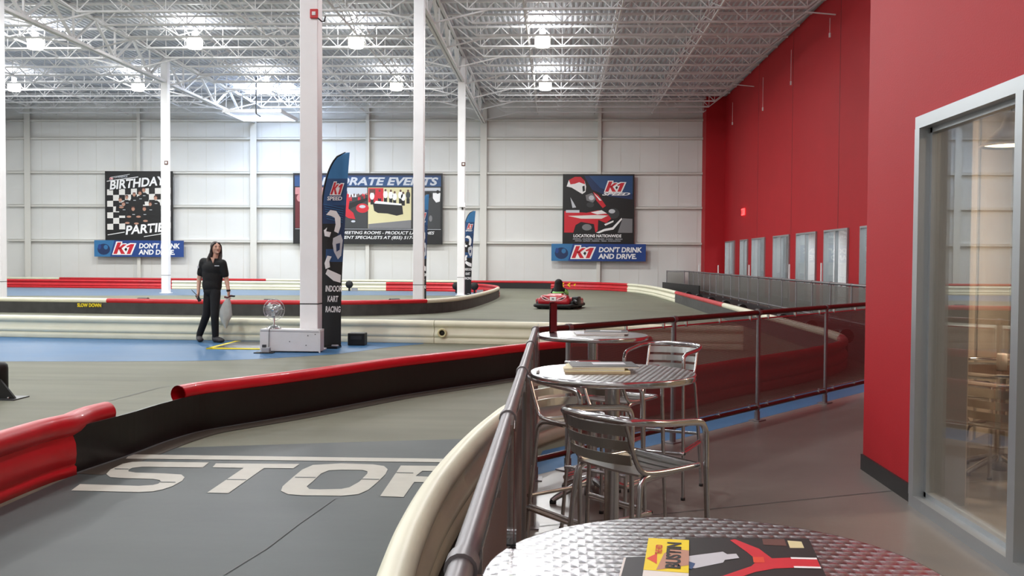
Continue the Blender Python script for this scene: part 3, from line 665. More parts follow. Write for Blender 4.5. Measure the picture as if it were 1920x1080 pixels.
barrier('wave', cut(I, b4, b5), 'barrier_white', 'white moulded barrier at the back of the island behind the standing man', 1)
barrier('wave', cut(I, b5, 1e9), 'barrier_red', 'red moulded barrier at the back of the island at the far left', 1)
for x, y, lab in ((-9.9, 45.2, 'round black bumper pad with bracket on the white back barrier right of the flag'), (-4.6, 43.6, 'round black bumper pad just left of the slim column'), (-3.75, 43.5, 'black bumper pad inside the right end of the island')):
    t = thing('bumper_pad', lab, 'bumper', (x, y, 0))
    mb = MB(); mb.lathe((0, 0, .32), [(.0, -.07), (.15, -.07), (.18, -.03), (.18, .03), (.15, .07), (0, .07)], 'rubber_black', 20, Matrix.Rotation(R(90), 4, 'X')); mb.build('pad', t)
    mb = MB(); mb.box((0, .02, .10), (.08, .1, .2), 'rubber_black'); mb.box((.25, 0, .08), (.3, .06, .16), 'room_grey'); mb.build('bracket', t)
# middle white row
Wr = smooth_path([(-16, 18.4, 0), (-10.63, 17.72, 0), (-7.37, 17.46, 0), (-3.35, 17.33, 0), (-.3, 17.02, 0), (1.4, 16.75, 0), (3.2, 16.5, 0)], 6)
c1 = arc_at(Wr, lambda p: p.x > -10.2); c2 = arc_at(Wr, lambda p: p.x > -2.06)
barrier('wave', cut(Wr, 0, c1), 'barrier_red', 'red moulded barrier at the left edge next to the long white one', -1)
barrier('wave', cut(Wr, c1+.01, c2), 'barrier_white', 'long white moulded barrier behind the standing man and the fan box', -1)
wj = barrier('wave', cut(Wr, c2+.01, 1e9), 'barrier_white', 'white moulded barrier with a round bolt hole meeting the railing', -1)
mb = MB(); mb.lathe((-2.06, 17.13, .2), [(.05, -.03), (.085, -.02), (.085, .02), (.05, .02), (.05, -.02)], 'print_cream', 18, Matrix.Rotation(R(90), 4, 'X')); mb.lathe((-2.06, 17.15, .2), [(0, -.012), (.05, -.012), (.05, .012), (0, .012)], 'rubber_black', 18, Matrix.Rotation(R(90), 4, 'X'))
mb.build('bolt_hole', wj, origin=tuple(wj.location))
# black skirt panel under the far fence end
mb = MB(); mb.bar((5.7, 51.6, .2), (6.6, 44.5, .2), .05, .4, 'skirt_black'); o = mb.build('kick_panel', origin=(6.1, 48, 0)); o.location = (6.1, 48, 0); tag(o, 'low black kick panel at the far end of the grey mesh fence', 'panel')

# ------------------------------------------------------------------ fences and railing
def fence(name, label, pts, ztop, pitch, postm, railm, meshm, pr=.021, zb=.13, posts=None, plate=True, toprail=.024):
    t = thing(name, label, 'railing', pts[0] + (0,))
    ox, oy = pts[0]
    def L2(p): return (p[0]-ox, p[1]-oy)
    for (p, q) in zip(pts[:-1], pts[1:]):
        a, b = Vector(L2(p)), Vector(L2(q)); d = (b-a); L = d.length; d.normalize(); ang = math.atan2(d.y, d.x)
        mb = MB(); mb.tube([(a.x, a.y, ztop), (b.x, b.y, ztop)], toprail, railm, 14); mb.build('top_rail', t)
        mb = MB(); mb.tube([(a.x, a.y, zb), (b.x, b.y, zb)], toprail*.85, railm, 12); mb.build('bottom_rail', t)
        st = posts if posts else [k*pitch for k in range(int(L/pitch)+1)]
        for k, s in enumerate(st):
            c = a + d*s
            mb = MB(); mb.tube([(c.x, c.y, 0), (c.x, c.y, ztop)], pr, postm, 12); mb.build('post', t)
            for zz, rr in ((ztop, toprail), (zb, toprail*.85)):
                mb = MB(); mb.tube([(c.x-d.x*.022, c.y-d.y*.022, zz), (c.x+d.x*.022, c.y+d.y*.022, zz)], rr*1.28, postm, 14); mb.build('collar', t)
            if plate: mb = MB(); mb.box((c.x, c.y, .006), (.15, .11, .012), postm, rz=ang); mb.tube([(c.x, c.y, .0), (c.x, c.y, .09)], pr*1.25, postm, 12); mb.build('base_plate', t)
            if k+1 < len(st):
                e = st[k+1]; w0 = e - s
                mb = MB(); mb.box((w0/2, 0, (ztop-.06+zb+.04)/2), (w0-.08, .003, ztop-zb-.10), meshm); o = mb.build('mesh_panel', t); o.location = (c.x, c.y, 0); o.rotation_euler = (0, 0, ang)
                for zz, zk in ((ztop-.055, ztop-.045), (zb+.04, zb+.03)):
                    mb = MB(); mb.box((w0/2, -.005, zz), (w0-.08, .014, .012), 'aluminium' if plate else postm)
                    for f in (.12, .5, .88): mb.box((w0*f, -.008, zk), (.014, .022, .045), 'chrome')
                    o = mb.build('panel_rail', t); o.location = (c.x, c.y, 0); o.rotation_euler = (0, 0, ang)
    return t
def along(x): return (x, fy(x))
dd = math.hypot(1, FS)
fence('mesh_railing', 'near diagonal mesh railing with dark brown top rail between walkway and track', [along(-.14), along(6.8)], 1.035, 1.5, 'galvanised', 'bronze_rail', 'wire_mesh', posts=[(x+.14)*dd for x in (.09, .98, 1.923, 2.894, 3.86, 4.83, 5.8, 6.7)])
fence('mesh_railing', 'grey tubular railing running toward the camera left of the bar tables', [(-.145, .55), (-.145, 6.6)], 1.04, 1.24, 'galvanised', 'galvanised', 'wire_mesh', posts=[.3, .93, 2.35, 3.55, 4.85, 6.03], toprail=.021)
fence('mesh_railing', 'long grey mesh fence in the distance in front of the red wall windows', [(7.0, 19.5), (7.0, 52.1)], .98, 1.75, 'galvanised', 'galvanised', 'wire_mesh_far', pr=.03, zb=.10, plate=False, toprail=.035)
fence('mesh_railing', 'short far end of the grey mesh fence meeting the white far wall', [(6.0, 52.4), (7.0, 52.1)], .98, .95, 'galvanised', 'galvanised', 'wire_mesh_far', pr=.03, zb=.10, plate=False, toprail=.035)
for k, (y, h) in enumerate(((50.5, .35), (44.5, .35), (37.4, .4), (31.0, .45), (27.3, .5))):
    mb = MB(); mb.tube([(0, 0, 0), (0, 0, 1.0+h)], .025, 'fire_white', 8); o = mb.build('marker_post', loc=(7.45, y, 0)); tag(o, 'thin white post standing up behind the long grey mesh fence', 'post', 'white posts behind the far fence')

# ------------------------------------------------------------------ tables, stools
TZ = 1.05
def table(x, y, label, h=TZ, r=.35, topm='engine_turned', rz=0.0):
    t = thing('bar_table' if h > .9 else 'dining_table', label, 'table', (x, y, 0), rz)
    mb = MB(); mb.lathe((0, 0, h), [(0, -.012), (r-.02, -.028), (r-.004, -.028), (r, -.022), (r, -.005), (r-.003, -.0005), (r-.006, -.0002)], 'chrome', 64)
    mb.build('table_rim', t)
    mb = MB(); n = 64; mb.face([( (r-.006)*math.cos(2*math.pi*k/n), (r-.006)*math.sin(2*math.pi*k/n), 0) for k in range(n)], topm)
    o = mb.build('tabletop', t, normals=False); o.location = (0, 0, h)
    mb = MB(); mb.tube([(0, 0, .06), (0, 0, h-.03)], .032, 'aluminium', 18); mb.lathe((0, 0, 0), [(.04, .14), (.05, .1), (.05, .02), (0, .02)], 'aluminium'); mb.box((0, 0, h-.035), (.3, .05, .012), 'aluminium'); mb.box((0, 0, h-.035), (.05, .3, .012), 'aluminium'); mb.build('column', t)
    for k in range(4):
        a = k*math.pi/2 + .4; c, s = math.cos(a), math.sin(a)
        mb = MB(); mb.tube([(c*.03, s*.03, .12), (c*.15, s*.15, .085), (c*.28, s*.28, .035), (c*.31, s*.31, .02)], .02, 'aluminium', 10, radii=[.024, .022, .018, .016]); mb.lathe((c*.30, s*.30, 0), [(.0, .02), (.022, .02), (.022, 0), (0, 0)], 'rubber_black', 10); mb.build('foot', t)
    return t
table(.24, 1.41, 'large round swirled-metal bar table in the immediate foreground')
table(.24, 4.05, 'round metal bar table in the middle with magazines, chairs around it', rz=.3)
table(.235, 6.1, 'farthest round metal bar table at the railing corner', rz=.2)

def stool(label, cat='chair', sz=.69, bz=.95, name='bar_stool', dark=False):
    t = bpy.data.objects.new(name, None); col.objects.link(t); t.empty_display_size = .1; tag(t, label, cat)
    q = bz-sz; r = .0125
    # front legs run up and become the arms, joined round the back
    arm = [(.235, .20, sz), (.233, .20, sz+q*.55), (.232, .19, sz+q*.72), (.234, .16, sz+q*.82), (.242, .08, sz+q*.86), (.25, -.08, sz+q*.90), (.242, -.2, sz+q*.95), (.20, -.285, bz-.006), (.11, -.325, bz), (0, -.335, bz)]
    full = arm + [(-x, y, z) for x, y, z in reversed(arm[:-1])]
    mb = MB(); mb.tube([tuple(p) for p in smooth_path(full, 4)], r+.0015, 'chrome', 12); mb.build('arm_rail', t)
    for s in (-1, 1):
        mb = MB(); mb.tube([(s*.235, .20, sz+.01), (s*.242, .215, sz*.5), (s*.252, .235, .012)], r, 'aluminium', 12); mb.lathe((s*.252, .235, 0), [(0, .02), (.017, .02), (.017, 0), (0, 0)], 'rubber_black', 10); mb.build('leg', t)
        mb = MB(); mb.tube(smooth_path([(s*.19, .02, sz-.012), (s*.195, -.12, sz-.012), (s*.20, -.18, sz-.03), (s*.207, -.20, sz-.09), (s*.222, -.235, sz*.5), (s*.24, -.27, .012)], 4), r, 'aluminium', 12); mb.lathe((s*.24, -.27, 0), [(0, .02), (.017, .02), (.017, 0), (0, 0)], 'rubber_black', 10); mb.build('leg', t)
        mb = MB(); mb.tube(smooth_path([(s*.20, .19, sz), (s*.20, .0, sz-.004), (s*.20, -.13, sz), (s*.198, -.185, sz+.015), (s*.196, -.225, sz+.07), (s*.198, -.265, bz-.05), (s*.20, -.285, bz-.006)], 4), r-.002, 'aluminium', 10); mb.build('side_frame', t)
        if sz > .6:
            mb = MB(); mb.tube([(s*.244, .222, sz*.42), (s*.226, -.245, sz*.42)], .009, 'aluminium', 8); mb.build('stretcher', t)
    if sz > .6:
        mb = MB(); mb.tube(smooth_path([(-.232, -.252, .30), (-.25, .20, .30), (-.22, .25, .30), (.22, .25, .30), (.25, .20, .30), (.232, -.252, .30)], 4), r-.001, 'chrome', 10); mb.build('footrest', t)
        mb = MB(); mb.tube([(-.23, -.248, .36), (.23, -.248, .36)], .010, 'aluminium', 8); mb.build('stretcher', t)
    mb = MB()
    for k in range(6):
        y0 = .195 - k*.066; dip = -.014*math.sin(math.pi*(k+.5)/6)
        rings = []
        for i in range(9):
            x = -.195 + .39*i/8; z = sz + .004 + dip - .004*(1-(x/.195)**2)
            rings.append([(x, y0, z), (x, y0-.058, z), (x, y0-.058, z-.008), (x, y0, z-.008)])
        mb.grid(rings, 'slat_metal', smooth=False)
    mb.tube([(-.2, .195, sz), (.2, .195, sz)], .010, 'chrome', 10); mb.build('seat', t)
    mb = MB()
    for z0, z1 in ((.18, .36), (.44, .62), (.70, .90)):
        rings = []
        for i in range(13):
            x = -.195 + .39*i/12; bow = -.05*(1-(x/.195)**2); ya = -.225 - (z0)*.05 + bow; yb = -.225 - z1*.05 + bow
            rings.append([(x, ya, sz+q*z0), (x, yb, sz+q*z1), (x, yb-.006, sz+q*z1), (x, ya-.006, sz+q*z0)])
        mb.grid(rings, 'slat_metal', smooth=False)
    mb.build('backrest', t)
    return t
s0 = stool('aluminium bar stool in front of the middle table, its slatted back to the camera', sz=.75, bz=.955)
def put(o, x, y, rz): o.location = (x, y, 0); o.rotation_euler = (0, 0, rz)
put(s0, .315, 3.66, R(-51))
s0.scale = (.86, .80, 1)
s1 = copy_tree(s0); s1['label'] = 'aluminium bar stool tucked under the left side of the middle table by the railing'; put(s1, .155, 4.64, R(-140))
s2 = copy_tree(s0); s2['label'] = 'aluminium bar stool between the middle and farthest tables with its curved back rail showing'; put(s2, .34, 5.42, R(-35))
s3 = copy_tree(s0); s3['label'] = 'aluminium bar stool right of the farthest table, slatted back reflecting red'; put(s3, .70, 6.34, R(155))
for s in (s1, s2, s3): s.scale = (.86, .86, 1)
for s in (s0, s1, s2, s3): s['group'] = 'bar stools around the tables'

# acrylic sign holders
def sign_holder(x, y, rz, label):
    t = thing('sign_holder', label, 'sign holder', (x, y, TZ+.001), rz)
    mb = MB(); mb.box((0, 0, .1), (.10, .005, .2), 'acrylic'); mb.box((0, .0, .002), (.10, .016, .003), 'acrylic'); mb.build('holder', t)
    mb = MB(); mb.box((0, -.004, .1), (.084, .001, .185), 'print_maroon')
    mb.build('card', t); return t
sign_holder(-.02, 6.2, R(62), 'dark red table sign in a clear holder on the farthest table')
sign_holder(-.075, 3.99, R(90.4), 'clear sign holder seen edge-on at the left rim of the middle table')
sign_holder(-.073, 1.60, R(92.2), 'clear sign holder seen edge-on at the left rim of the foreground table')

# magazines
def booklet(label, pts, z, h, mats, name='magazine'):
    cx = sum(p[0] for p in pts)/4; cy = sum(p[1] for p in pts)/4
    t = thing(name, label, 'magazine', (cx, cy, z)); P = [(p[0]-cx, p[1]-cy) for p in pts]
    mb = MB(); mb.grid([[(x, y, 0) for x, y in P], [(x, y, h) for x, y in P]], mats[0], smooth=False); mb.build('pages', t)
    return t, P
def quad_map(P):
    A_, B_, C_, D_ = [Vector(p) for p in P]        # lower-left, lower-right, upper-right, upper-left
    return lambda u, v: (A_*(1-u)*(1-v) + B_*u*(1-v) + C_*u*v + D_*(1-u)*v)
# foreground magazine : dark racing cover
q = [(0.1690, 1.3190), (0.3900, 1.3340), (0.4250, 1.6080), (0.2190, 1.6000)]
t, P = booklet('racing magazine with a red racing car photo on the foreground table', q, 1.0515, .005, ['paper_white'])
g = quad_map(P); mb = MB(); zc = .0056
def qa(pts, m, z=None): mb.face([(g(u, v).x, g(u, v).y, zc if z is None else z) for u, v in pts], m)
qa([(0, 0), (1, 0), (1, 1), (0, 1)], 'print_black')
z1 = zc+.0004
qa([(.0, .62), (.30, .72), (.34, .66), (.30, .52), (.1, .42), (0, .45)], 'print_silver', z1)
qa([(.12, .22), (.30, .30), (.5, .46), (.55, .56), (.48, .72), (.36, .95), (.40, .97), (.58, .78), (.66, .60), (.85, .62), (.99, .60), (.99, .42), (.85, .44), (.66, .42), (.52, .36), (.34, .22), (.14, .14)], 'print_red', z1)
qa([(.28, .66), (.40, .68), (.42, .60), (.30, .56)], 'print_silver', z1+.0003)
qa([(.52, .62), (.60, .62), (.60, .52), (.52, .52)], 'print_orange', z1+.0003)
qa([(.80, .46), (.99, .45), (.99, .42), (.80, .43)], 'print_white', z1+.0003); qa([(.80, .62), (.99, .61), (.99, .58), (.80, .59)], 'print_white', z1+.0003)
qa([(.62, .98), (.8, .98), (.8, .84), (.62, .86)], 'print_brown', z1); qa([(.82, .95), (.93, .93), (.93, .8), (.82, .8)], 'print_cream', z1)
qa([(.0, .44), (.08, .40), (.10, .50), (.02, .56)], 'print_blue', z1+.0003)
mb.build('cover', t)
q = [(0.1170, 1.3100), (0.1850, 1.3150), (0.2220, 1.5780), (0.1560, 1.5860)]
t, P = booklet('yellow leaflet with the big word BUSTIN lying over the magazine on the foreground table', q, 1.0575, .0015, ['paper_white'], 'leaflet')
g = quad_map(P); mb = MB(); zc = .0018
qa([(0, .40), (1, .36), (1, 1), (0, 1)], 'print_yellow'); qa([(.28, .40), (.6, .44), (1, .5), (1, .78), (.6, .80), (.42, .7)], 'print_skin', zc+.0003)
qa([(.03, .60), (.26, .70), (.28, .50), (.22, .53)], 'print_orange', zc+.0003)
pw = g(.62, .42); px_ = (g(.62, .98) - g(.62, .42)); ang = math.atan2(px_.y, px_.x)
mb.text('BUSTIN', .030, 'print_black', Matrix.Translation((pw.x+.012, pw.y, zc+.0008)) @ Matrix.Rotation(ang, 4, 'Z'), bold=.0012, sx=px_.length/.112)
pw = g(.30, .68); mb.text('THE RED', .014, 'print_red', Matrix.Translation((pw.x+.004, pw.y, zc+.0008)) @ Matrix.Rotation(ang, 4, 'Z'), bold=.0004, sx=.9)
mb.build('cover', t)
q = [(0.0820, 1.3220), (0.1450, 1.3260), (0.1650, 1.5110), (0.1090, 1.4990)]
t, P = booklet('dark leaflet mostly hidden under the yellow leaflet on the foreground table', q, 1.0505, .002, ['paper_white'], 'leaflet')
g = quad_map(P); mb = MB(); qa([(.05, 0), (1, 0), (1, 1), (.07, 1)], 'print_darkgrey', .0024); qa([(.3, 0), (.7, 0), (.7, .25), (.3, .4)], 'print_red', .0028); mb.build('cover', t)
# magazines on the other tables
def stack(items, base):
    z = TZ + .001
    for (cx, cy, rz, wd, dp, h, m1, m2, lab) in items:
        t = thing('magazine', lab, 'magazine', (cx, cy, z), rz, base)
        mb = MB(); mb.box((0, 0, h/2), (wd, dp, h), m1); mb.build('pages', t)
        mb = MB(); mb.box((0, 0, h+.0008), (wd+.002, dp+.002, .0012), m2); mb.box((wd*.1, dp*.1, h+.0018), (wd*.5, dp*.35, .0006), 'print_silver'); mb.build('cover', t); z += h+.0025
stack([(.17, 4.06, R(2), .27, .20, .008, 'paper_tan', 'print_cream', 'tan-edged magazine at the bottom of the pile on the middle table'), (.165, 4.08, R(-3), .25, .19, .006, 'paper_white', 'print_cream', 'cream magazine in the pile on the middle table'), (.20, 4.10, R(5), .28, .20, .006, 'paper_white', 'print_darkgrey', 'dark-covered magazine on top of the pile on the middle table')], 'magazines on the middle table')
stack([(.27, 6.1, R(4), .30, .21, .008, 'paper_white', 'print_silver', 'white magazine under the others on the farthest table'), (.32, 6.12, R(-6), .27, .20, .008, 'paper_white', 'print_darkgrey', 'dark magazine lying on the white one on the farthest table')], 'magazines on the farthest table')

# bar room furniture behind the glass
table(3.22, 7.05, 'dark round table inside the glazed room at the right', h=.75, r=.36, topm='dark_wood')
c0 = stool('metal armchair nearest the glass beside the indoor table', sz=.45, bz=.74, name='dining_chair'); put(c0, 3.02, 6.45, R(-50))
c1_ = copy_tree(c0); c1_['label'] = 'metal armchair behind the indoor table seen through the glass'; put(c1_, 3.42, 7.62, R(160))
c2_ = copy_tree(c0); c2_['label'] = 'metal armchair at the right of the indoor table, partly behind the window frame'; put(c2_, 3.86, 6.95, R(95))
mb = MB(); mb.lathe((0, 0, 0), [(0, 0), (.035, 0), (.035, .11), (.03, .12), (0, .12)], 'paper_white'); o = mb.build('cup', loc=(3.20, 7.0, .752)); tag(o, 'small white cup on the indoor table behind the glass', 'cup')

# ------------------------------------------------------------------ posters on the far wall
PY = 52.40
LOGO_BACK = [(-.06, -.08), (.86, -.08), (1.09, .94), (.80, .95), (.66, .86), (.60, .93), (.42, .90), (.43, 1.08), (.14, 1.08)]
LOGO = [[(0, 0), (.17, 0), (.38, 1), (.20, 1)], [(.22, .46), (.46, .84), (.64, .84), (.37, .46)], [(.24, .50), (.38, .52), (.56, 0), (.37, 0)], [(.63, 0), (.80, 0), (1.0, .86), (.83, .86), (.62, .66), (.66, .56), (.76, .62)]]
LOGO_GAP = [(.52, .40), (.60, .56), (.66, .42), (.60, .22)]
class Art:
    """flat printed panel; px rectangle of the print mapped to metres"""
    def __init__(s, px0, py0, px1, py1, x0, z0, x1, z1):
        s.r = (px0, py0, px1, py1); s.w = (x0, z0, x1, z1); s.mb = MB(); s.k = 1
    def m(s, px, py):
        a, b, c, d = s.r; x0, z0, x1, z1 = s.w
        return x0 + (px-a)/(c-a)*(x1-x0), z0 + (d-py)/(d-b)*(z1-z0)
    def poly(s, pts, m, layer):
        P = [s.m(*p) for p in pts]; t = bmesh.new(); vs = [t.verts.new((x, PY-.02-layer*.003, z)) for x, z in P]
        es = [t.edges.new((vs[i], vs[(i+1) % len(vs)])) for i in range(len(vs))]; bmesh.ops.triangle_fill(t, use_beauty=True, edges=es); s.mb.merge(t, Matrix(), s.mb.mi(m))
    def rect(s, a, b, c, d, m, layer): s.poly([(a, b), (c, b), (c, d), (a, d)], m, layer)
    def ell(s, cx, cy, rx, ry, m, layer, n=16): s.poly([(cx+rx*math.cos(2*math.pi*i/n), cy+ry*math.sin(2*math.pi*i/n)) for i in range(n)], m, layer)
    def text(s, txt, px, py, hpx, wpx, m, layer, shear=.25, bold=.02, rot=0.0):
        """baseline-left at px,py; cap height and total width in px"""
        x, z = s.m(px, py); u = (s.w[2]-s.w[0])/(s.r[2]-s.r[0])
        cu = bpy.data.curves.new('t', 'FONT'); cu.body = txt; cu.size = 1; o = bpy.data.objects.new('t', cu); col.objects.link(o); bpy.context.view_layer.update(); wdt = max(o.dimensions.x, .01); bpy.data.objects.remove(o); bpy.data.curves.remove(cu)
        size = hpx*u/.70; sx = wpx*u/(wdt*size)
        s.mb.text(txt, size, m, Matrix.Translation((x, PY-.02-layer*.003, z)) @ Matrix.Rotation(-rot, 4, 'Y') @ Matrix.Rotation(R(90), 4, 'X'), shear=shear, bold=bold*size, sx=sx)
    def done(s, name, label, cat, frame=None):
        x0, z0, x1, z1 = s.w; t = thing(name, label, cat, ((x0+x1)/2, PY, z0))
        o = s.mb.build('print', t, origin=((x0+x1)/2, PY, z0), normals=False)
        mb = MB(); mb.box((0, 0, (z1-z0)/2), (x1-x0, .03, z1-z0), frame or 'print_black'); mb.build('backing', t)
        for a in (-1, 1):
            mb = MB(); mb.box((a*((x1-x0)/2-.3), .09, (z1-z0)/2), (.04, .15, z1-z0-.1), 'steel_dark'); mb.build('hanger', t)
        return t
def k1_logo(a, x, y, h, wd, layer):
    f = lambda P: [(x+u*wd, y-v*h) for u, v in P]
    a.poly(f(LOGO_BACK), 'print_white', layer)
    for P in LOGO: a.poly(f(P), 'print_red', layer+1)
    a.poly(f(LOGO_GAP), 'print_black', layer+1.2)
# 1 birthday parties
a = Art(199, 321, 326, 456, -25.26, 2.42, -21.40, 6.36)
a.rect(201, 323, 324, 454, 'print_black', 1)
cw = 11.2
for i in range(12):
    for j in range(9):
        x0 = 203+i*cw; y0 = 356 + j*11 - (i*cw)*.03
        if x0 > 318 or y0 > 430 or (i+j) % 2: continue
        if 3 <= i <= 8 and j >= 3: continue
        a.poly([(x0, y0), (min(x0+cw, 322), y0-.4), (min(x0+cw, 322), y0+11), (x0, y0+11)], 'paper_white', 2)
for cx, cy, s in ((228, 376, 1), (240, 371, .9), (254, 366, .9), (265, 363, 1), (272, 357, 1), (234, 384, 1), (294, 372, 1), (284, 384, .9), (252, 393, 1), (273, 393, 1), (312, 372, 1)):
    a.poly([(cx-9*s, cy+22), (cx-8*s, cy+9), (cx-3*s, cy+5), (cx+3*s, cy+5), (cx+8*s, cy+9), (cx+9*s, cy+22)], 'print_black', 3 + .1*cy/10-3.0)
    a.ell(cx, cy, 3.2*s, 4.0*s, 'print_skin', 8.2); a.poly([(cx-3.3*s, cy-.5), (cx-2.6*s, cy-4.2), (cx+2.6*s, cy-4.4), (cx+3.3*s, cy-.5), (cx+1*s, cy-2.4), (cx-1.5*s, cy-2.2)], 'print_brown', 8.6)
    a.rect(cx-1.5, cy+10.2, cx+3.4, cy+11.4, 'print_silver', 8.4)
for cx, cy in ((230, 390), (244, 408), (262, 408), (241, 420), (258, 421), (275, 416)): a.ell(cx, cy, 4.5, 2.0, 'print_skin', 8.5, 10)
a.poly([(203, 400), (203, 330), (322, 322.5), (322, 345), (262, 352), (212, 362)], 'print_black', 1.5)
a.text('BIRTHDAY', 207, 356.5, 16.5, 102, 'print_black', 9, .2, .06, rot=-R(5) * -1); a.text('BIRTHDAY', 207.5, 356, 15.5, 101, 'print_white', 10, .2, .03, rot=R(5))
a.poly([(232, 454), (237, 431), (318, 420), (322, 454)], 'print_black', 9.5)
a.text('PARTIES', 237, 442, 15.5, 80, 'print_white', 10.5, .2, .03, rot=R(5))
for p0, p1, w_ in (((203, 340.5), (262, 332), 1.4), ((204, 345), (318, 326), .01), ((210, 333), (246, 327), .7), ((314, 328), (320, 327), 1.2), ((204, 443), (236, 437.5), 1.4), ((272, 446), (321, 438), 1.2), ((300, 441), (321, 436), .8)):
    a.poly([(p0[0], p0[1]-w_/2), (p1[0], p1[1]-w_/2), (p1[0], p1[1]+w_/2), (p0[0], p0[1]+w_/2)], 'print_white', 11)
k1_logo(a, 208, 337.2, 4, 7, 11); a.text('EXPERIENCE', 217, 334.5, 3.2, 24, 'print_silver', 11, .3, .02, rot=R(4))
a.done('poster', 'black birthday parties poster with a group of children and checkered pattern', 'poster')
# 2 corporate events
a = Art(551, 325, 830, 459, -14.62, 2.36, -6.30, 6.27)
a.rect(554, 329, 827, 350, 'print_blue', 1)
for i in range(6): a.rect(554, 329+i*1.3, 827, 330.3+i*1.3, 'print_navy', 1.2) if i < 2 else None
a.text('CORPORATE EVENTS', 562, 347, 13.6, 254, 'print_silver', 3, .25, .035)
a.rect(555, 352, 690, 429, 'print_darkgrey', 1); a.rect(691.5, 352, 772, 429, 'print_cream', 1); a.rect(774, 352, 826, 429, 'print_darkgrey', 1)
a.rect(555, 352, 690, 366, 'print_pink', 2); a.poly([(640, 352), (690, 352), (690, 362), (664, 372), (640, 380)], 'print_silver', 2.2)
for k in range(14):
    x = 652 + k*2.7; a.ell(x, 368 - (k % 3), 1.3, 2.8, random.choice(['print_white', 'print_red', 'print_brown', 'print_darkgrey']), 3)
    a.rect(x-1.2, 370, x+1.2, 378-k*.2, random.choice(['print_red', 'print_white', 'print_darkgrey']), 3)
a.poly([(643, 386), (690, 371), (690, 376), (655, 394)], 'print_black', 3.2)
a.poly([(644, 362), (652, 360), (657, 375), (655, 392), (664, 400), (668, 412), (655, 410), (643, 402)], 'print_red', 4); a.ell(650, 361, 3, 4, 'print_brown', 4.2)
a.ell(681, 391, 12, 9, 'print_red', 4); a.ell(681, 388, 6, 3, 'print_silver', 4.3); a.ell(664, 416, 4, 2, 'print_silver', 4.3)
a.poly([(555, 365), (575, 365), (580, 400), (578, 429), (555, 429)], 'print_maroon', 3); a.ell(563, 372, 5, 7, 'print_pink', 3.4); a.rect(600, 366, 614, 429, 'print_brown', 3); a.ell(607, 364, 4, 5, 'print_skin', 3.4)
a.rect(692, 353, 720, 380, 'print_red', 2); a.rect(694, 355, 705, 366, 'print_brown', 2.3)
a.poly([(692, 390), (700, 395), (740, 404), (772, 398), (772, 414), (692, 421)], 'print_cream', 2); a.poly([(692, 421), (772, 413), (772, 429), (692, 429)], 'print_grey', 2.2)
a.poly([(700, 380), (755, 385), (757, 402), (745, 405), (728, 401), (710, 400), (703, 396)], 'print_black', 3.4); a.poly([(706, 377), (750, 382), (755, 385.5), (703, 382)], 'print_white', 3.6)
for x, y, m in ((699, 368, 'print_white'), (713, 366, 'print_red'), (724, 365, 'print_white'), (734, 366, 'print_white'), (741, 369, 'print_white'), (752, 366, 'print_white'), (757, 370, 'print_white'), (766, 366, 'print_darkgrey')):
    a.ell(x, y, 4.2, 7, m, 3); a.ell(x, y-8, 1.9, 2.4, 'print_brown', 3.2); a.rect(x-3, y+6, x+3, y+16, 'print_black', 2.8)
a.ell(803, 366, 7, 6, 'print_black', 3); a.poly([(812, 362), (826, 362), (825, 378), (818, 380), (812, 372)], 'print_white', 3); a.ell(821, 360, 3, 3.5, 'print_black', 3.2); a.ell(808, 410, 3, 6, 'print_grey', 3); a.rect(795, 352, 826, 358, 'print_silver', 2)
a.rect(555, 430.2, 827, 431, 'print_silver', 2)
a.text('MEETING ROOMS - PRODUCT LAUNCHES', 643, 440, 5.4, 170, 'print_white', 2, .25, .012); a.text('A', 604, 440, 5.4, 6, 'print_white', 2, .25, .03)
a.text('EVENT SPECIALISTS AT (855) 517-', 636, 449, 5.4, 138, 'print_white', 2, .25, .012); a.text('I', 605, 449, 5.4, 2, 'print_white', 2, .25, .03)
a.done('poster', 'wide corporate events poster with three photos behind the columns and flag', 'poster')
# 3 kart poster
a = Art(1056, 327, 1188, 457, .30, 2.44, 4.19, 6.24)
a.rect(1059, 330, 1185, 436, 'print_black', 1); a.poly([(1104, 330), (1185, 330), (1185, 364), (1150, 362), (1125, 352)], 'print_blue', 2); a.poly([(1095, 330), (1104, 330), (1125, 352), (1150, 362), (1185, 364), (1185, 374), (1140, 368), (1110, 356)], 'print_navy', 2.2)
a.poly([(1059, 352), (1070, 350), (1090, 360), (1102, 378), (1112, 392), (1100, 404), (1059, 396)], 'print_black', 3)
a.poly([(1067, 338), (1078, 332), (1089, 332), (1096, 339), (1099, 350), (1098, 360), (1092, 364), (1082, 358), (1072, 352), (1063, 350)], 'print_white', 4); a.poly([(1067, 338), (1078, 332), (1089, 332), (1096, 339), (1097, 346), (1086, 342), (1078, 345), (1070, 346)], 'print_red', 4.3)
a.poly([(1092, 350), (1096, 348), (1097, 358), (1093, 360)], 'print_black', 4.5)
a.poly([(1098, 366), (1110, 362), (1118, 372), (1112, 380), (1100, 376)], 'print_grey', 4); a.ell(1109, 371, 5, 4.5, 'print_silver', 4.4); a.ell(1107, 384, 7, 5, 'print_darkgrey', 4.4)
a.poly([(1112, 360), (1122, 366), (1136, 386), (1130, 390), (1118, 376)], 'print_red', 4); a.poly([(1113, 362), (1120, 368), (1128, 376), (1124, 376)], 'print_white', 4.6)
a.poly([(1059, 396), (1100, 399), (1122, 394), (1140, 402), (1146, 410), (1136, 418), (1122, 412), (1121, 432), (1117, 436), (1114, 420), (1090, 416), (1080, 422), (1076, 436), (1059, 436)], 'print_red', 4.2)
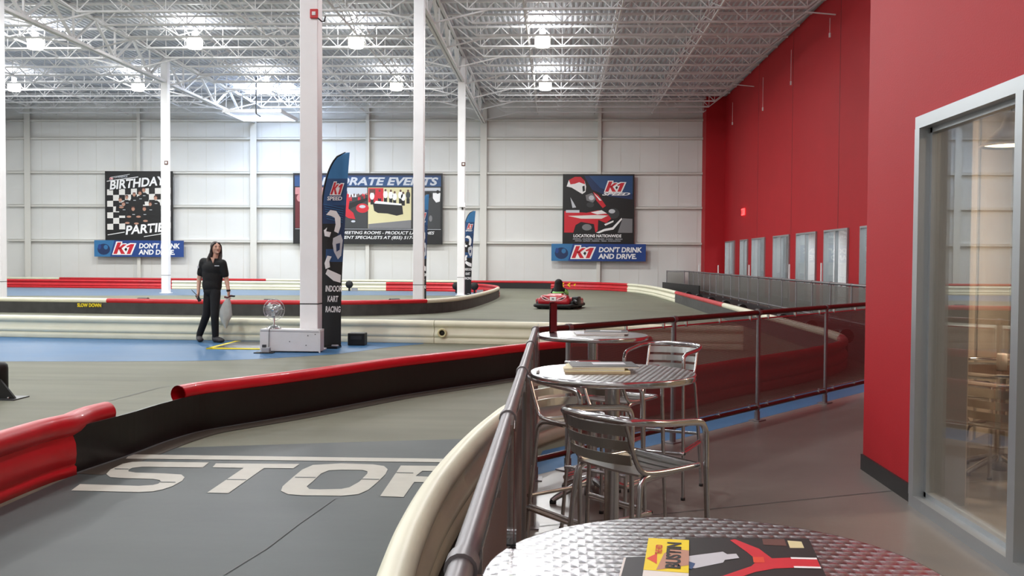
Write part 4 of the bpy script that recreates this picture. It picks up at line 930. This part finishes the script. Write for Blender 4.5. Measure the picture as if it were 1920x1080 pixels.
a.poly([(1066, 405), (1120, 403), (1140, 404), (1128, 410), (1090, 410)], 'paper_white', 4.8); a.poly([(1108, 398), (1128, 394), (1138, 400), (1120, 402)], 'print_white', 4.9); a.rect(1062, 394, 1087, 399, 'print_silver', 4.8)
a.ell(1102, 427, 12, 8, 'print_black', 5); a.ell(1101, 426, 9, 6, 'print_grey', 5.2); a.ell(1147, 396, 6, 4, 'print_silver', 4.6); a.ell(1150, 400, 11, 10, 'print_darkgrey', 4.1)
a.poly([(1118, 436), (1133, 429), (1148, 426), (1165, 408), (1166, 411), (1150, 430), (1134, 433), (1124, 437)], 'print_white', 5.4); a.poly([(1133, 420), (1150, 413), (1150, 416), (1135, 423)], 'print_white', 5.4)
a.poly([(1167, 409), (1185, 410), (1185, 436), (1158, 436)], 'print_grey', 3); a.poly([(1070, 370), (1076, 380), (1081, 389), (1074, 390)], 'print_silver', 3.6)
k1_logo(a, 1134, 359.5, 19, 36, 6); a.text('SPEED', 1128, 366.3, 5, 48, 'print_white', 6, .4, .04)
a.text('LOCATIONS NATIONWIDE', 1076, 444.5, 5.2, 88, 'print_white', 3, .05, .03)
a.text('ARIZONA - CALIFORNIA - COLORADO - FLORIDA - GEORGIA', 1075, 448.8, 1.9, 92, 'print_silver', 3, .2, .02); a.text('HAWAII - ILLINOIS - INDIANA - TEXAS - WASHINGTON', 1079, 452.4, 1.9, 84, 'print_silver', 3, .2, .02)
a.done('poster', 'square kart racing poster with a helmeted driver in a red kart', 'poster')
def drink_banner(px0, py0, px1, py1, x0, z0, x1, z1, label):
    a = Art(px0, py0, px1, py1, x0, z0, x1, z1); W_ = px1-px0; S = W_/168
    def X(v): return px0 + v*S
    h = py1-py0
    a.poly([(px0, py0), (X(38), py0), (X(30), py1), (px0, py1)], 'print_lightblue', 1); a.ell(X(18), py0+h*.55, 12*S, h*.34, 'print_navy', 1.5); a.ell(X(22), py0+h*.42, 4*S, h*.14, 'print_lightblue', 2); a.ell(X(10), py0+h*.4, 3*S, h*.16, 'banner_blue', 2)
    k1_logo(a, X(36), py1-h*.17, h*.70, 40*S, 3)
    a.text("DON'T DRINK", X(84), py0+h*.47, h*.27, 75*S, 'print_white', 3, .12, .035); a.text('AND DRIVE.', X(84), py0+h*.85, h*.27, 67*S, 'print_white', 3, .12, .035)
    return a.done('banner', label, 'banner', 'banner_blue')
PY = 52.33
drink_banner(180, 450, 347, 482, -25.86, 1.58, -20.77, 2.50, "blue DON'T DRINK AND DRIVE banner below the birthday poster")
drink_banner(1034, 457, 1210, 490, -.30, 1.50, 4.84, 2.44, "blue DON'T DRINK AND DRIVE banner below the square kart poster")

# ------------------------------------------------------------------ feather flags
def feather(x, y, label, H=3.25, W=.46, tilt=0.0, rz=0.0, mirror=1):
    t = thing('feather_flag', label, 'flag', (x, y, 0), rz); W_ = W*mirror; ti = tilt
    def sh(u, v): # u across 0..1, v height 0..1 ; leading edge left, curving to the top
        z = .03 + v*(H-.03); lean = ti*v*v
        left = 0.02*v + lean; wd = .30 + .16*min(1, v*1.3) if False else .34+.1*v
        return left, wd, z
    nz = 48; F_ = []; VS = [.7*i/32 for i in range(32)] + [.7+.3*math.sin(math.pi/2*i/16) for i in range(17)]
    for i in range(nz+1):
        v = VS[i]; z = .03 + v*(H-.03)
        edge = 0.0 + tilt*v + (0 if v < .70 else .40*W/.46*(1-math.sqrt(max(0, 1-((v-.70)/.30)**2))))
        right = (.335 + .14*v*v)*W/.46 + tilt*v
        F_.append((edge, max(right, edge+.02), z))
    def at(u, v):
        i = 0
        while i < nz-1 and VS[i+1] < v: i += 1
        k = (v-VS[i])/(VS[i+1]-VS[i])
        l = F_[i][0]*(1-k)+F_[i+1][0]*k; r_ = F_[i][1]*(1-k)+F_[i+1][1]*k; z = F_[i][2]*(1-k)+F_[i+1][2]*k
        wav = .02*math.sin(v*9+u*2)
        return Vector((l + (r_-l)*u, wav, z))
    mb = MB()
    def zone(v):
        return 'print_lightblue' if v > .86 else ('print_blue' if v > .74 else ('print_navy' if v > .64 else 'print_black'))
    N_ = 10
    for i in range(nz):
        for j in range(N_):
            u0, u1, v0, v1 = j/N_, (j+1)/N_, VS[i], VS[i+1]
            m = zone((v0+v1)/2); 
            if .42 < v0 < .5 and u0 > .1: m = 'print_blue'
            if .5 <= v0 < .64 and u0 > .62: m = 'print_navy'
            mb.face([at(u0, v0), at(u1, v0), at(u1, v1), at(u0, v1)], m, True)
    bmesh.ops.remove_doubles(mb.bm, verts=mb.bm.verts, dist=1e-5)
    def blob(pts, m, off): 
        t_ = bmesh.new(); vs = [t_.verts.new(at(u, v) + Vector((0, -off, 0))) for u, v in pts]; es = [t_.edges.new((vs[i], vs[(i+1) % len(vs)])) for i in range(len(vs))]
        bmesh.ops.triangle_fill(t_, use_beauty=True, edges=es); mb.merge(t_, Matrix(), mb.mi(m))
    # helmeted racer artwork: abstract white and blue strokes
    blob([(.18, .68), (.35, .705), (.6, .70), (.8, .665), (.82, .62), (.74, .585), (.55, .595), (.60, .63), (.55, .665), (.38, .675)], 'print_white', .012)
    blob([(.10, .60), (.24, .615), (.20, .595), (.42, .59), (.36, .565), (.14, .57)], 'print_white', .012)
    blob([(.52, .56), (.85, .58), (.95, .55), (.92, .47), (.78, .45), (.58, .49), (.5, .53)], 'print_silver', .012); blob([(.66, .53), (.84, .535), (.84, .50), (.70, .49)], 'print_navy', .016)
    blob([(.15, .43), (.28, .47), (.48, .465), (.38, .44), (.42, .41), (.2, .40)], 'print_white', .012); blob([(.3, .40), (.95, .37), (.95, .33), (.6, .34), (.2, .375)], 'print_white', .014)
    for k in range(7): blob([(.08+.02*k, .735-.012*k), (.9, .715-.012*k), (.9, .712-.012*k), (.08+.02*k, .732-.012*k)], 'print_lightblue', .008)
    pass
    def fl(P, m, off): blob([(.30+.52*u, .785+.062*v) for u, v in P], m, off)
    fl(LOGO_BACK, 'print_white', .014)
    for P in LOGO: fl(P, 'print_red', .018)
    def tx(s, u, v, size, m, sx, off=.014, bold=.03, shear=.1):
        p = at(u, v); mb.text(s, size, m, Matrix.Translation((p.x, p.y-off-.012, p.z)) @ Matrix.Rotation(R(90), 4, 'X'), bold=bold*size, sx=sx, shear=shear)
    tx('SPEED', .2, .755, .09*W/.46, 'print_white', 1.05, .02)
    tx('INDOOR', .20, .285, .14*W/.46, 'print_white', .50, .02); tx('KART', .30, .232, .14*W/.46, 'print_white', .52, .02); tx('RACING', .20, .178, .14*W/.46, 'print_white', .50, .02)
    o = mb.build('fabric', t, normals=False)
    mb = MB(); pts = [at(0, i/nz) + Vector((-.004, .004, 0)) for i in range(nz+1)] ; mb.tube(pts, .016, 'print_black', 8); mb.build('pole', t)
    mb = MB(); mb.box((.15, .0, .02), (.32, .34, .04), 'gloss_black', bevel=.01); mb.box((.27, -.14, .055), (.12, .05, .03), 'room_grey', bevel=.01); mb.build('base', t)
    return t
feather(-4.01, 16.12, 'tall black and blue feather flag standing right beside the nearest column', H=3.33, W=.46, tilt=.015)
feather(-4.08, 41.4, 'small distant feather flag just right of the slim column', H=3.65, W=.50, tilt=.03)
feather(-4.25, 28.9, 'feather flag mostly hidden behind the column in the island', H=3.5, W=.40, tilt=-.05)
mb = MB(); mb.box((0, 0, .11), (.30, .26, .22), 'plastic_black', bevel=.015); mb.box((0, -.135, .14), (.2, .01, .06), 'steel_dark'); o = mb.build('equipment_box', loc=(-3.52, 16.75, 0)); tag(o, 'small black box on the floor behind the tall feather flag', 'box')

# ------------------------------------------------------------------ column box, fan, ramp, pad, post
t = thing('column_box', 'white painted wooden box around the foot of the nearest column', 'box', (-4.32, 15.42, 0))
mb = MB(); mb.box((0, 0, .185), (.98, .30, .33), 'white_paint_wood', bevel=.006); mb.build('body', t)
mb = MB(); mb.box((0, .02, .36), (.96, .36, .025), 'white_paint_wood', ry=R(.6)); mb.build('lid', t)
mb = MB()
for x, z in ((.3, .28), (.27, .12), (.0, .18), (.42, .3)): mb.box((x, -.152, z), (.014, .006, .014), 'steel_dark')
mb.build('screws', t)['kind'] = 'stuff'
mb = MB(); mb.box((0, 0, .46), (.025, .02, .92), 'white_paint_wood'); o = mb.build('plastic_strip', loc=(-3.83, 15.28, 0)); o.scale = (1, 1, .42); tag(o, 'thin white upright strip at the corner of the column box', 'strip')
t = thing('desk_fan', 'chrome desk fan standing on the white column box', 'fan', (-4.62, 15.42, .373)); t.scale = (.92,)*3
mb = MB(); mb.lathe((0, 0, 0), [(0, 0), (.13, 0), (.125, .02), (.09, .045), (.05, .06), (.02, .075), (0, .075)], 'chrome', 28); mb.build('base', t)
mb = MB(); mb.tube([(0, 0, .06), (0, 0, .17), (.0, .02, .22)], .016, 'chrome', 12); mb.build('stem', t)
mb = MB(); Mx = Matrix.Rotation(R(90), 4, 'X')
for rr in (.19, .15, .11, .07):
    for yy, k in ((-.055, .93), (.05, .93)) if rr < .19 else ((0, 1.0),):
        n = 40; mb.tube([(rr*k*math.cos(2*math.pi*i/n), yy*(1.2-rr/.19), .34+rr*k*math.sin(2*math.pi*i/n)) for i in range(n+1)], .0022 if rr < .19 else .005, 'chrome', 6, caps=False)
for i in range(36):
    a_ = 2*math.pi*i/36; c, s = math.cos(a_), math.sin(a_)
    for sg in (-1, 1): mb.tube([(c*.03, sg*.062, .34+s*.03), (c*.12, sg*.05, .34+s*.12), (c*.19, 0, .34+s*.19)], .0013, 'chrome', 4, caps=False)
mb.lathe((0, -.06, .34), [(0, -.012), (.03, -.008), (.035, 0), (0, 0)], 'chrome', 16, Mx); mb.build('cage', t)
mb = MB(); mb.lathe((0, .09, .34), [(0, -.06), (.045, -.05), (.055, 0), (.05, .05), (.03, .07), (0, .07)], 'chrome', 20, Mx); mb.build('motor', t)
for k in range(3):
    mb = MB(); a_ = 2*math.pi*k/3+.4; rings = []
    for i in range(6):
        f = i/5; r_ = .03+.12*f; tw = .035*(1-f*.4); wdt = .5+.35*math.sin(math.pi*f)
        p = lambda da, yy: (r_*math.cos(a_+da), yy, .34+r_*math.sin(a_+da))
        rings.append([p(-wdt*.5, tw), p(wdt*.5, -tw), p(wdt*.5, -tw+.003), p(-wdt*.5, tw+.003)])
    mb.grid(rings, 'slat_metal'); mb.build('blade', t)
mb = MB(); mb.tube(smooth_path([(-.02, -.05, .03), (-.03, -.17, .01), (-.035, -.185, -.1), (-.04, -.185, -.3), (-.05, -.2, -.36)], 4), .006, 'steel_dark', 6); mb.build('power_cord', t)
t = thing('power_adapter', 'small grey power adapter on a dark pad before the column box', 'adapter', (-4.69, 15.12, .004))
mb = MB(); mb.box((0, 0, .006), (.30, .16, .012), 'rubber_black'); mb.build('pad', t)
mb = MB(); mb.box((.03, 0, .05), (.13, .09, .08), 'room_grey', bevel=.01); mb.box((.0, .0, .11), (.06, .05, .05), 'steel_dark', bevel=.005); mb.build('plug', t)
t = thing('floor_plate', 'grey steel floor plate with a yellow striped edge beside the column box', 'floor plate', (-5.25, 16.4, .004))
mb = MB(); mb.box((0, 0, .010), (1.0, 1.25, .02), 'steel_dark'); mb.build('plate', t)
mb = MB(); mb.box((-.55, 0, .008), (.10, 1.45, .016), 'print_yellow'); mb.box((0, -.68, .008), (1.2, .10, .016), 'print_yellow'); mb.build('yellow_edge', t)
t = thing('bollard', 'black rounded bollard with triangular bolted foot at the left edge', 'bollard', (-6.02, 9.98, 0))
mb = MB(); mb.lathe((0, 0, 0), [(0, .03), (.115, .03), (.115, .32), (.11, .36), (.085, .385), (0, .39)], 'rubber_black', 24); mb.build('post', t)
mb = MB(); mb.prism([(.02, .012), (.26, .012), (.25, .03), (.10, .21), (.02, .25)], .03, 'rubber_black', Matrix.Translation((0, -.10, 0))); mb.build('gusset', t)
mb = MB(); mb.box((.08, -.02, .006), (.42, .30, .012), 'steel_dark'); mb.lathe((.2, -.12, .012), [(0, .02), (.012, .02), (.012, 0), (0, 0)], 'chrome', 8); mb.lathe((.06, -.14, .012), [(0, .03), (.012, .03), (.012, 0), (0, 0)], 'chrome', 8); mb.build('base_plate', t)
# ------------------------------------------------------------------ people and kart
def organic(name, build, m, parent, voxel=.012, smooth=4):
    """closed overlapping volumes fused into one continuous skin"""
    mb = MB(); build(mb); me = bpy.data.meshes.new('tmp'); bmesh.ops.recalc_face_normals(mb.bm, faces=mb.bm.faces[:]); mb.bm.to_mesh(me); mb.bm.free()
    o = bpy.data.objects.new('tmp', me); col.objects.link(o)
    r = o.modifiers.new('r', 'REMESH'); r.mode = 'VOXEL'; r.voxel_size = voxel
    if smooth: q = o.modifiers.new('s', 'SMOOTH'); q.iterations = smooth; q.factor = .5
    dg = bpy.context.evaluated_depsgraph_get(); m2 = bpy.data.meshes.new_from_object(o.evaluated_get(dg)); m2.name = name
    bpy.data.objects.remove(o); bpy.data.meshes.remove(me)
    for p in m2.polygons: p.use_smooth = True; p.material_index = 0
    m2.materials.clear(); m2.materials.append(MATS[m])
    ob = bpy.data.objects.new(name, m2); col.objects.link(ob); ob.parent = parent; return ob
def limb(mb, p0, r0, p1, r1, m='skin'):
    p0, p1 = Vector(p0), Vector(p1); mb.tube([p0, p0.lerp(p1, .5), p1], 0, m, 14, radii=[r0, (r0+r1)/2, r1]); mb.ball(p0, r0*.995, m); mb.ball(p1, r1*.995, m)
def chain(mb, pts, m='skin'):
    for (a, ra), (b, rb) in zip(pts[:-1], pts[1:]): limb(mb, a, ra, b, rb, m)
man = thing('person', 'long-haired man in black polo shirt and trousers standing on the blue floor', 'person', (-6.24, 17.0, .003))
TH = R(40); HR = Matrix.Rotation(TH, 4, 'Z') @ Matrix.Rotation(R(-6), 4, 'X'); HC = Vector((.085, 0, 1.70))
def hp(x, y, z): return HC + (HR @ Vector((x, y, z)))
shL, shR = (-.155, .03, 1.455), (.225, -.06, 1.43)
elL, wrL = (-.245, .05, 1.14), (-.235, -.02, .925); elR, wrR = (.285, -.02, 1.125), (.345, -.09, .935)
hiL, knL, anL = (-.055, .04, .90), (-.105, .03, .49), (-.285, .14, .115); hiR, knR, anR = (.085, -.04, .90), (.095, -.10, .485), (.075, -.02, .10)
def hand(mb, w, d, curl, side):
    w = Vector(w); d = Vector(d).normalized(); s_ = Vector((0, 1, 0)).cross(d).normalized() if abs(d.y) < .9 else Vector((1, 0, 0)); across = Vector((0, 1, 0))
    palm = w + d*.055; limb(mb, w, .026, w+d*.03, .030)
    for k in range(4): limb(mb, w+d*.03+across*(k-1.5)*.017, .014, w+d*.085+across*(k-1.5)*.020, .0125)
    for k, L in enumerate((.062, .074, .068, .052)):
        b = w + d*.088 + across*(k-1.5)*.021; m1 = b + d*L*.5 + s_*side*curl*.3; e = m1 + d*L*.3 + s_*side*curl
        chain(mb, [(b, .0105), (m1, .0095), (e, .008)])
    t0 = w + d*.03 - across*.028; chain(mb, [(t0, .014), (t0 + d*.035 - across*.022, .012), (t0 + d*.062 - across*.02 + s_*side*.015, .0095)])
def body(mb):
    mb.ball(HC + Vector((0, 0, .0)), (.082, .098, .110), 'skin', 3, HR); mb.ball(hp(0, -.035, -.062), (.050, .056, .050), 'skin', 3, HR); mb.ball(hp(0, -.086, -.088), (.022, .018, .018), 'skin')
    limb(mb, hp(0, -.088, .022), .010, hp(0, -.108, -.022), .014); mb.ball(hp(-.012, -.100, -.024), .009, 'skin'); mb.ball(hp(.012, -.100, -.024), .009, 'skin')
    for s in (-1, 1): mb.ball(hp(s*.076, .005, -.01), (.012, .022, .032), 'skin', 2, HR); mb.ball(hp(s*.032, -.074, .032), (.026, .016, .010), 'skin', 2, HR); mb.ball(hp(s*.042, -.060, -.02), (.022, .024, .022), 'skin')
    limb(mb, (.075, .01, 1.64), .058, (.055, .01, 1.47), .064)
    mb.ball((.035, 0, 1.33), (.165, .11, .17), 'skin', 3); mb.ball((.015, 0, 1.10), (.14, .10, .17), 'skin', 3); mb.ball((.01, 0, .93), (.145, .105, .12), 'skin', 3)
    limb(mb, shL, .062, (.03, 0, 1.42), .08); limb(mb, shR, .062, (.05, 0, 1.42), .08)
    chain(mb, [(shL, .06), (elL, .043), (wrL, .029)]); chain(mb, [(shR, .06), (elR, .043), (wrR, .029)])
    hand(mb, wrL, (.05, -.05, -1), .022, 1); hand(mb, wrR, (.06, -.05, -1), .022, -1)
    chain(mb, [(hiL, .082), (knL, .055), (anL, .037)]); chain(mb, [(hiR, .082), (knR, .055), (anR, .037)])
    limb(mb, anL, .03, (-.25, .10, .055), .022); limb(mb, anR, .03, (.12, -.05, .055), .022)
bd = organic('body', body, 'skin', man, .0085, 2)
def hairb(mb):
    mb.ball(hp(0, .028, .035), (.090, .096, .098), 'hair_brown', 3, HR); mb.ball(hp(0, .06, -.05), (.088, .062, .12), 'hair_brown', 3, HR)
    for s in (-1, 1):
        chain(mb, [(hp(s*.035, -.055, .088), .022), (hp(s*.078, -.02, .03), .024), (hp(s*.088, .01, -.06), .028), (hp(s*.088, .02, -.15), .030)])
    chain(mb, [(hp(-.085, .02, -.10), .04), ((-.035, -.02, 1.50), .045), ((-.05, -.06, 1.40), .035), ((-.045, -.09, 1.31), .018)])
    chain(mb, [(hp(.085, .02, -.10), .034), ((.165, -.02, 1.50), .035), ((.175, -.05, 1.42), .025), ((.175, -.07, 1.36), .014)])
    chain(mb, [(hp(0, .09, -.05), .06), ((.02, .10, 1.50), .07), ((.02, .12, 1.34), .05)])
organic('hair', hairb, 'hair_brown', man, .009, 3)
for s in (-1, 1):
    mb = MB(); mb.ball(hp(s*.032, -.088, .012), (.012, .006, .006), 'eye_dark', 2, HR); mb.build('eye', man)
    mb = MB(); mb.tube([hp(s*.018, -.096, .032), hp(s*.050, -.086, .034)], .0045, 'hair_brown', 6); mb.build('eyebrow', man)
mb = MB(); mb.ball(hp(0, -.096, -.055), (.024, .008, .006), 'lips', 2, HR); mb.build('mouth', man)
def shirt(mb):
    mb.ball((.035, 0, 1.34), (.205, .14, .165), 'cloth_black', 3); mb.ball((.022, 0, 1.18), (.188, .13, .22), 'cloth_black', 3)
    mb.ball((.01, 0, 1.04), (.182, .135, .17), 'cloth_black', 3); mb.box((.012, 0, 1.12), (.345, .225, .44), 'cloth_black', bevel=.09)
    limb(mb, shL, .078, (.02, 0, 1.41), .10, 'cloth_black'); limb(mb, shR, .078, (.06, 0, 1.40), .10, 'cloth_black')
    for sh, el in ((shL, elL), (shR, elR)):
        a_, b_ = Vector(sh), Vector(el); e = a_.lerp(b_, .68); limb(mb, a_, .078, e, .068, 'cloth_black')
    limb(mb, (.065, .01, 1.50), .062, (.06, .0, 1.46), .08, 'cloth_black')
sh_ = organic('polo_shirt', shirt, 'cloth_black', man, .011, 22)
mb = MB(); mb.prism([(.025, 1.535), (.105, 1.535), (.072, 1.43)], .02, 'skin', Matrix.Translation((0, -.118, 0)) ); mb.build('open_collar', sh_)
mb = MB(); mb.box((.145, -.125, 1.385), (.085, .006, .016), 'print_silver'); mb.box((-.232, -.03, 1.36), (.03, .05, .05), 'print_silver', rz=R(20), bevel=.01); mb.build('shirt_print', sh_)
def trousers(mb):
    mb.ball((.01, 0, .93), (.158, .122, .11), 'denim_black', 3)
    chain(mb, [(hiL, .098), (knL, .074), ((-.27, .13, .13), .060)], 'denim_black'); chain(mb, [(hiR, .098), (knR, .074), ((.078, -.02, .12), .060)], 'denim_black')
organic('trousers', trousers, 'denim_black', man, .011, 3)
def shoe(mb, a, t):
    a, t = Vector(a), Vector(t); limb(mb, (a.x, a.y, .10), .056, (a.x, a.y, .052), .054, 'shoe_grey'); limb(mb, (a.x, a.y, .062), .056, (t.x, t.y, .045), .047, 'shoe_grey')
    mb.ball((t.x, t.y, .042), (.060, .060, .042), 'shoe_grey')
for a_, t_, in (((-.285, .15), (-.205, -.01)), ((.065, -.01), (.215, -.10))):
    organic('shoe', lambda mb: shoe(mb, a_, t_), 'shoe_grey', man, .010, 2)
mb = MB(); mb.tube([(.34, -.085, .955), (.3435, -.088, .925)], .036, 'plastic_black', 16); mb.box((.345, -.128, .94), (.032, .012, .034), 'gloss_black'); mb.build('wristwatch', man)
t = thing('walkie_talkie', 'black walkie-talkie with antenna in the standing man\'s hand', 'radio', (-6.24-.225, 16.955, .80))
mb = MB(); mb.box((0, 0, 0), (.055, .035, .13), 'plastic_black', ry=R(-28), bevel=.008); mb.build('body', t)
mb = MB(); mb.tube([(-.03, 0, .055), (-.12, -.01, .15)], .006, 'plastic_black', 8, radii=[.007, .005]); mb.build('antenna', t)
t = thing('cloth_bag', 'pale grey cloth bag gathered in the standing man\'s other hand', 'bag', (-6.24+.34, 16.90, .30))
mb = MB(); rings = []
prof = [(.50, .025, .02, 0), (.46, .05, .03, -.01), (.40, .075, .035, -.02), (.30, .10, .045, -.04), (.20, .11, .05, -.05), (.10, .075, .04, -.06), (.03, .045, .03, -.05), (-.04, .015, .012, -.045)]
for z, rx_, ry_, ox in prof:
    rings.append([(ox + rx_*math.cos(2*math.pi*k/20)*(1+.16*math.sin(5*2*math.pi*k/20+z*9)), ry_*math.sin(2*math.pi*k/20)*(1+.25*math.sin(4*2*math.pi*k/20+z*14)), z) for k in range(20)])
mb.grid(rings, 'bag_cloth'); mb.build('bag', t)
mb = MB(); mb.tube(smooth_path([(-.06, -.01, .53), (.0, -.02, .52), (.05, -.02, .55), (.10, -.01, .545)], 4), .018, 'print_maroon', 10); mb.box((.09, -.02, .545), (.08, .03, .03), 'plastic_black', bevel=.006); mb.build('handle', t)

# kart and driver, heading away
kart = thing('go_kart', 'red go-kart with white winged marking and number plate driving away on the track', 'go-kart', (.08, 30.45, .003), R(-14))
def shell(mb):
    mb.box((0, -.60, .24), (1.04, .34, .24), 'kart_red', bevel=.10); mb.box((0, -.54, .34), (.90, .40, .20), 'kart_red', bevel=.09); mb.box((0, -.42, .42), (.5, .22, .12), 'kart_red', bevel=.05)
organic('rear_body', shell, 'kart_red', kart, .02, 6)
mb = MB()
for s in (-1, 1):
    mb.box((s*.56, .1, .22), (.24, .95, .20), 'kart_red', bevel=.06); mb.build('side_pod', kart); mb = MB()
mb.bm.free()
mb = MB(); mb.box((0, .95, .2), (.7, .30, .22), 'kart_red', bevel=.08); mb.build('nose_cone', kart)
mb = MB(); pts = smooth_path([(-.60, .9, .11), (-.63, .2, .11), (-.60, -.62, .11), (-.50, -.80, .11), (0, -.83, .11), (.50, -.80, .11), (.60, -.62, .11), (.63, .2, .11), (.60, .9, .11), (.4, 1.1, .11), (-.4, 1.1, .11), (-.60, .9, .11)], 5)
mb.tube(pts, .055, 'rubber_black', 12, caps=False); mb.build('bumper', kart)
mb = MB(); mb.box((0, .1, .07), (1.1, 1.8, .05), 'steel_dark'); mb.build('chassis', kart)
for sx_, sy_ in ((-.52, -.48), (.52, -.48), (-.5, .78), (.5, .78)):
    mb = MB(); mb.lathe((sx_, sy_, .13), [(0, -.08), (.09, -.085), (.125, -.06), (.13, 0), (.125, .06), (.09, .085), (0, .08)], 'tyre', 20, Matrix.Rotation(R(90), 4, 'Y')); mb.build('wheel', kart)
mb = MB(); mb.box((0, -.785, .325), (.20, .012, .13), 'print_white', bevel=.004); mb.box((0, -.793, .325), (.07, .006, .05), 'print_grey'); mb.build('number_plate', kart)
mb = MB()
for s in (-1, 1):
    mb.tube(smooth_path([(s*.12, -.775, .27), (s*.24, -.765, .28), (s*.36, -.74, .34), (s*.40, -.70, .40), (s*.30, -.735, .38), (s*.20, -.76, .33), (s*.12, -.775, .30)], 4), .009, 'print_white', 6)
    mb.box((s*.28, -.765, .335), (.10, .012, .025), 'print_black', ry=R(-s*18))
mb.build('wing_marking', kart)
mb = MB(); mb.box((.62, -.25, .26), (.22, .40, .26), 'plastic_black', bevel=.04); mb.tube([(.62, -.5, .26), (.74, -.68, .22)], .05, 'steel_dark', 10); mb.build('motor', kart)
mb = MB(); mb.tube([(.18*math.cos(i*math.pi/10), .42, .50+.14*math.sin(i*math.pi/10)) for i in range(21)], .014, 'rubber_black', 8, caps=False); mb.tube([(0, .42, .5), (0, .7, .25)], .012, 'steel_dark', 8); mb.build('steering_wheel', kart)
mb = MB(); mb.box((0, -.24, .28), (.40, .06, .30), 'plastic_black', rx=R(12), bevel=.025); mb.box((0, -.05, .14), (.38, .40, .06), 'plastic_black', bevel=.02); mb.build('seat', kart)
drv = thing('person', 'kart driver in black helmet and black jacket with a bright green band, seen from behind', 'person', (.08, 30.45, .003), R(-14))
def dbody(mb):
    mb.ball((0, -.10, .50), (.18, .13, .20), 'cloth_black', 3); limb(mb, (0, -.10, .50), .17, (0, -.08, .80), .125, 'cloth_black'); mb.ball((0, -.08, .30), (.17, .13, .13), 'cloth_black', 3); limb(mb, (0, -.08, .62), .07, (0, -.07, .72), .06, 'cloth_black')
    mb.ball((0, -.07, .79), (.10, .115, .125), 'skin', 3)
    for s in (-1, 1):
        chain(mb, [((s*.15, -.09, .60), .06), ((s*.25, .08, .46), .048), ((s*.17, .34, .54), .036)], 'cloth_black')
        for k in range(4): chain(mb, [((s*.16, .36, .50+k*.02), .014), ((s*.155, .42, .51+k*.02), .012), ((s*.14, .44, .50+k*.02), .010)])
        limb(mb, (s*.165, .36, .50), .013, (s*.13, .39, .55), .011)
        chain(mb, [((s*.09, .0, .22), .09), ((s*.16, .42, .36), .065), ((s*.16, .80, .18), .05), ((s*.16, .92, .20), .04)], 'cloth_black')
organic('body', dbody, 'cloth_black', drv, .012, 2)
def helm(mb): mb.ball((0, -.07, .80), (.130, .148, .135), 'gloss_black', 3); mb.ball((0, -.02, .74), (.10, .12, .09), 'gloss_black', 3)
organic('helmet', helm, 'cloth_black', drv, .012, 2)
def band(mb): mb.ball((0, -.12, .50), (.195, .165, .06), 'hi_vis', 3)
organic('green_band', band, 'hi_vis', drv, .012, 1)
def band2(mb): limb(mb, (.19, -.04, .56), .062, (.25, .05, .48), .058, 'hi_vis')
organic('green_sleeve', band2, 'hi_vis', drv, .012, 1)
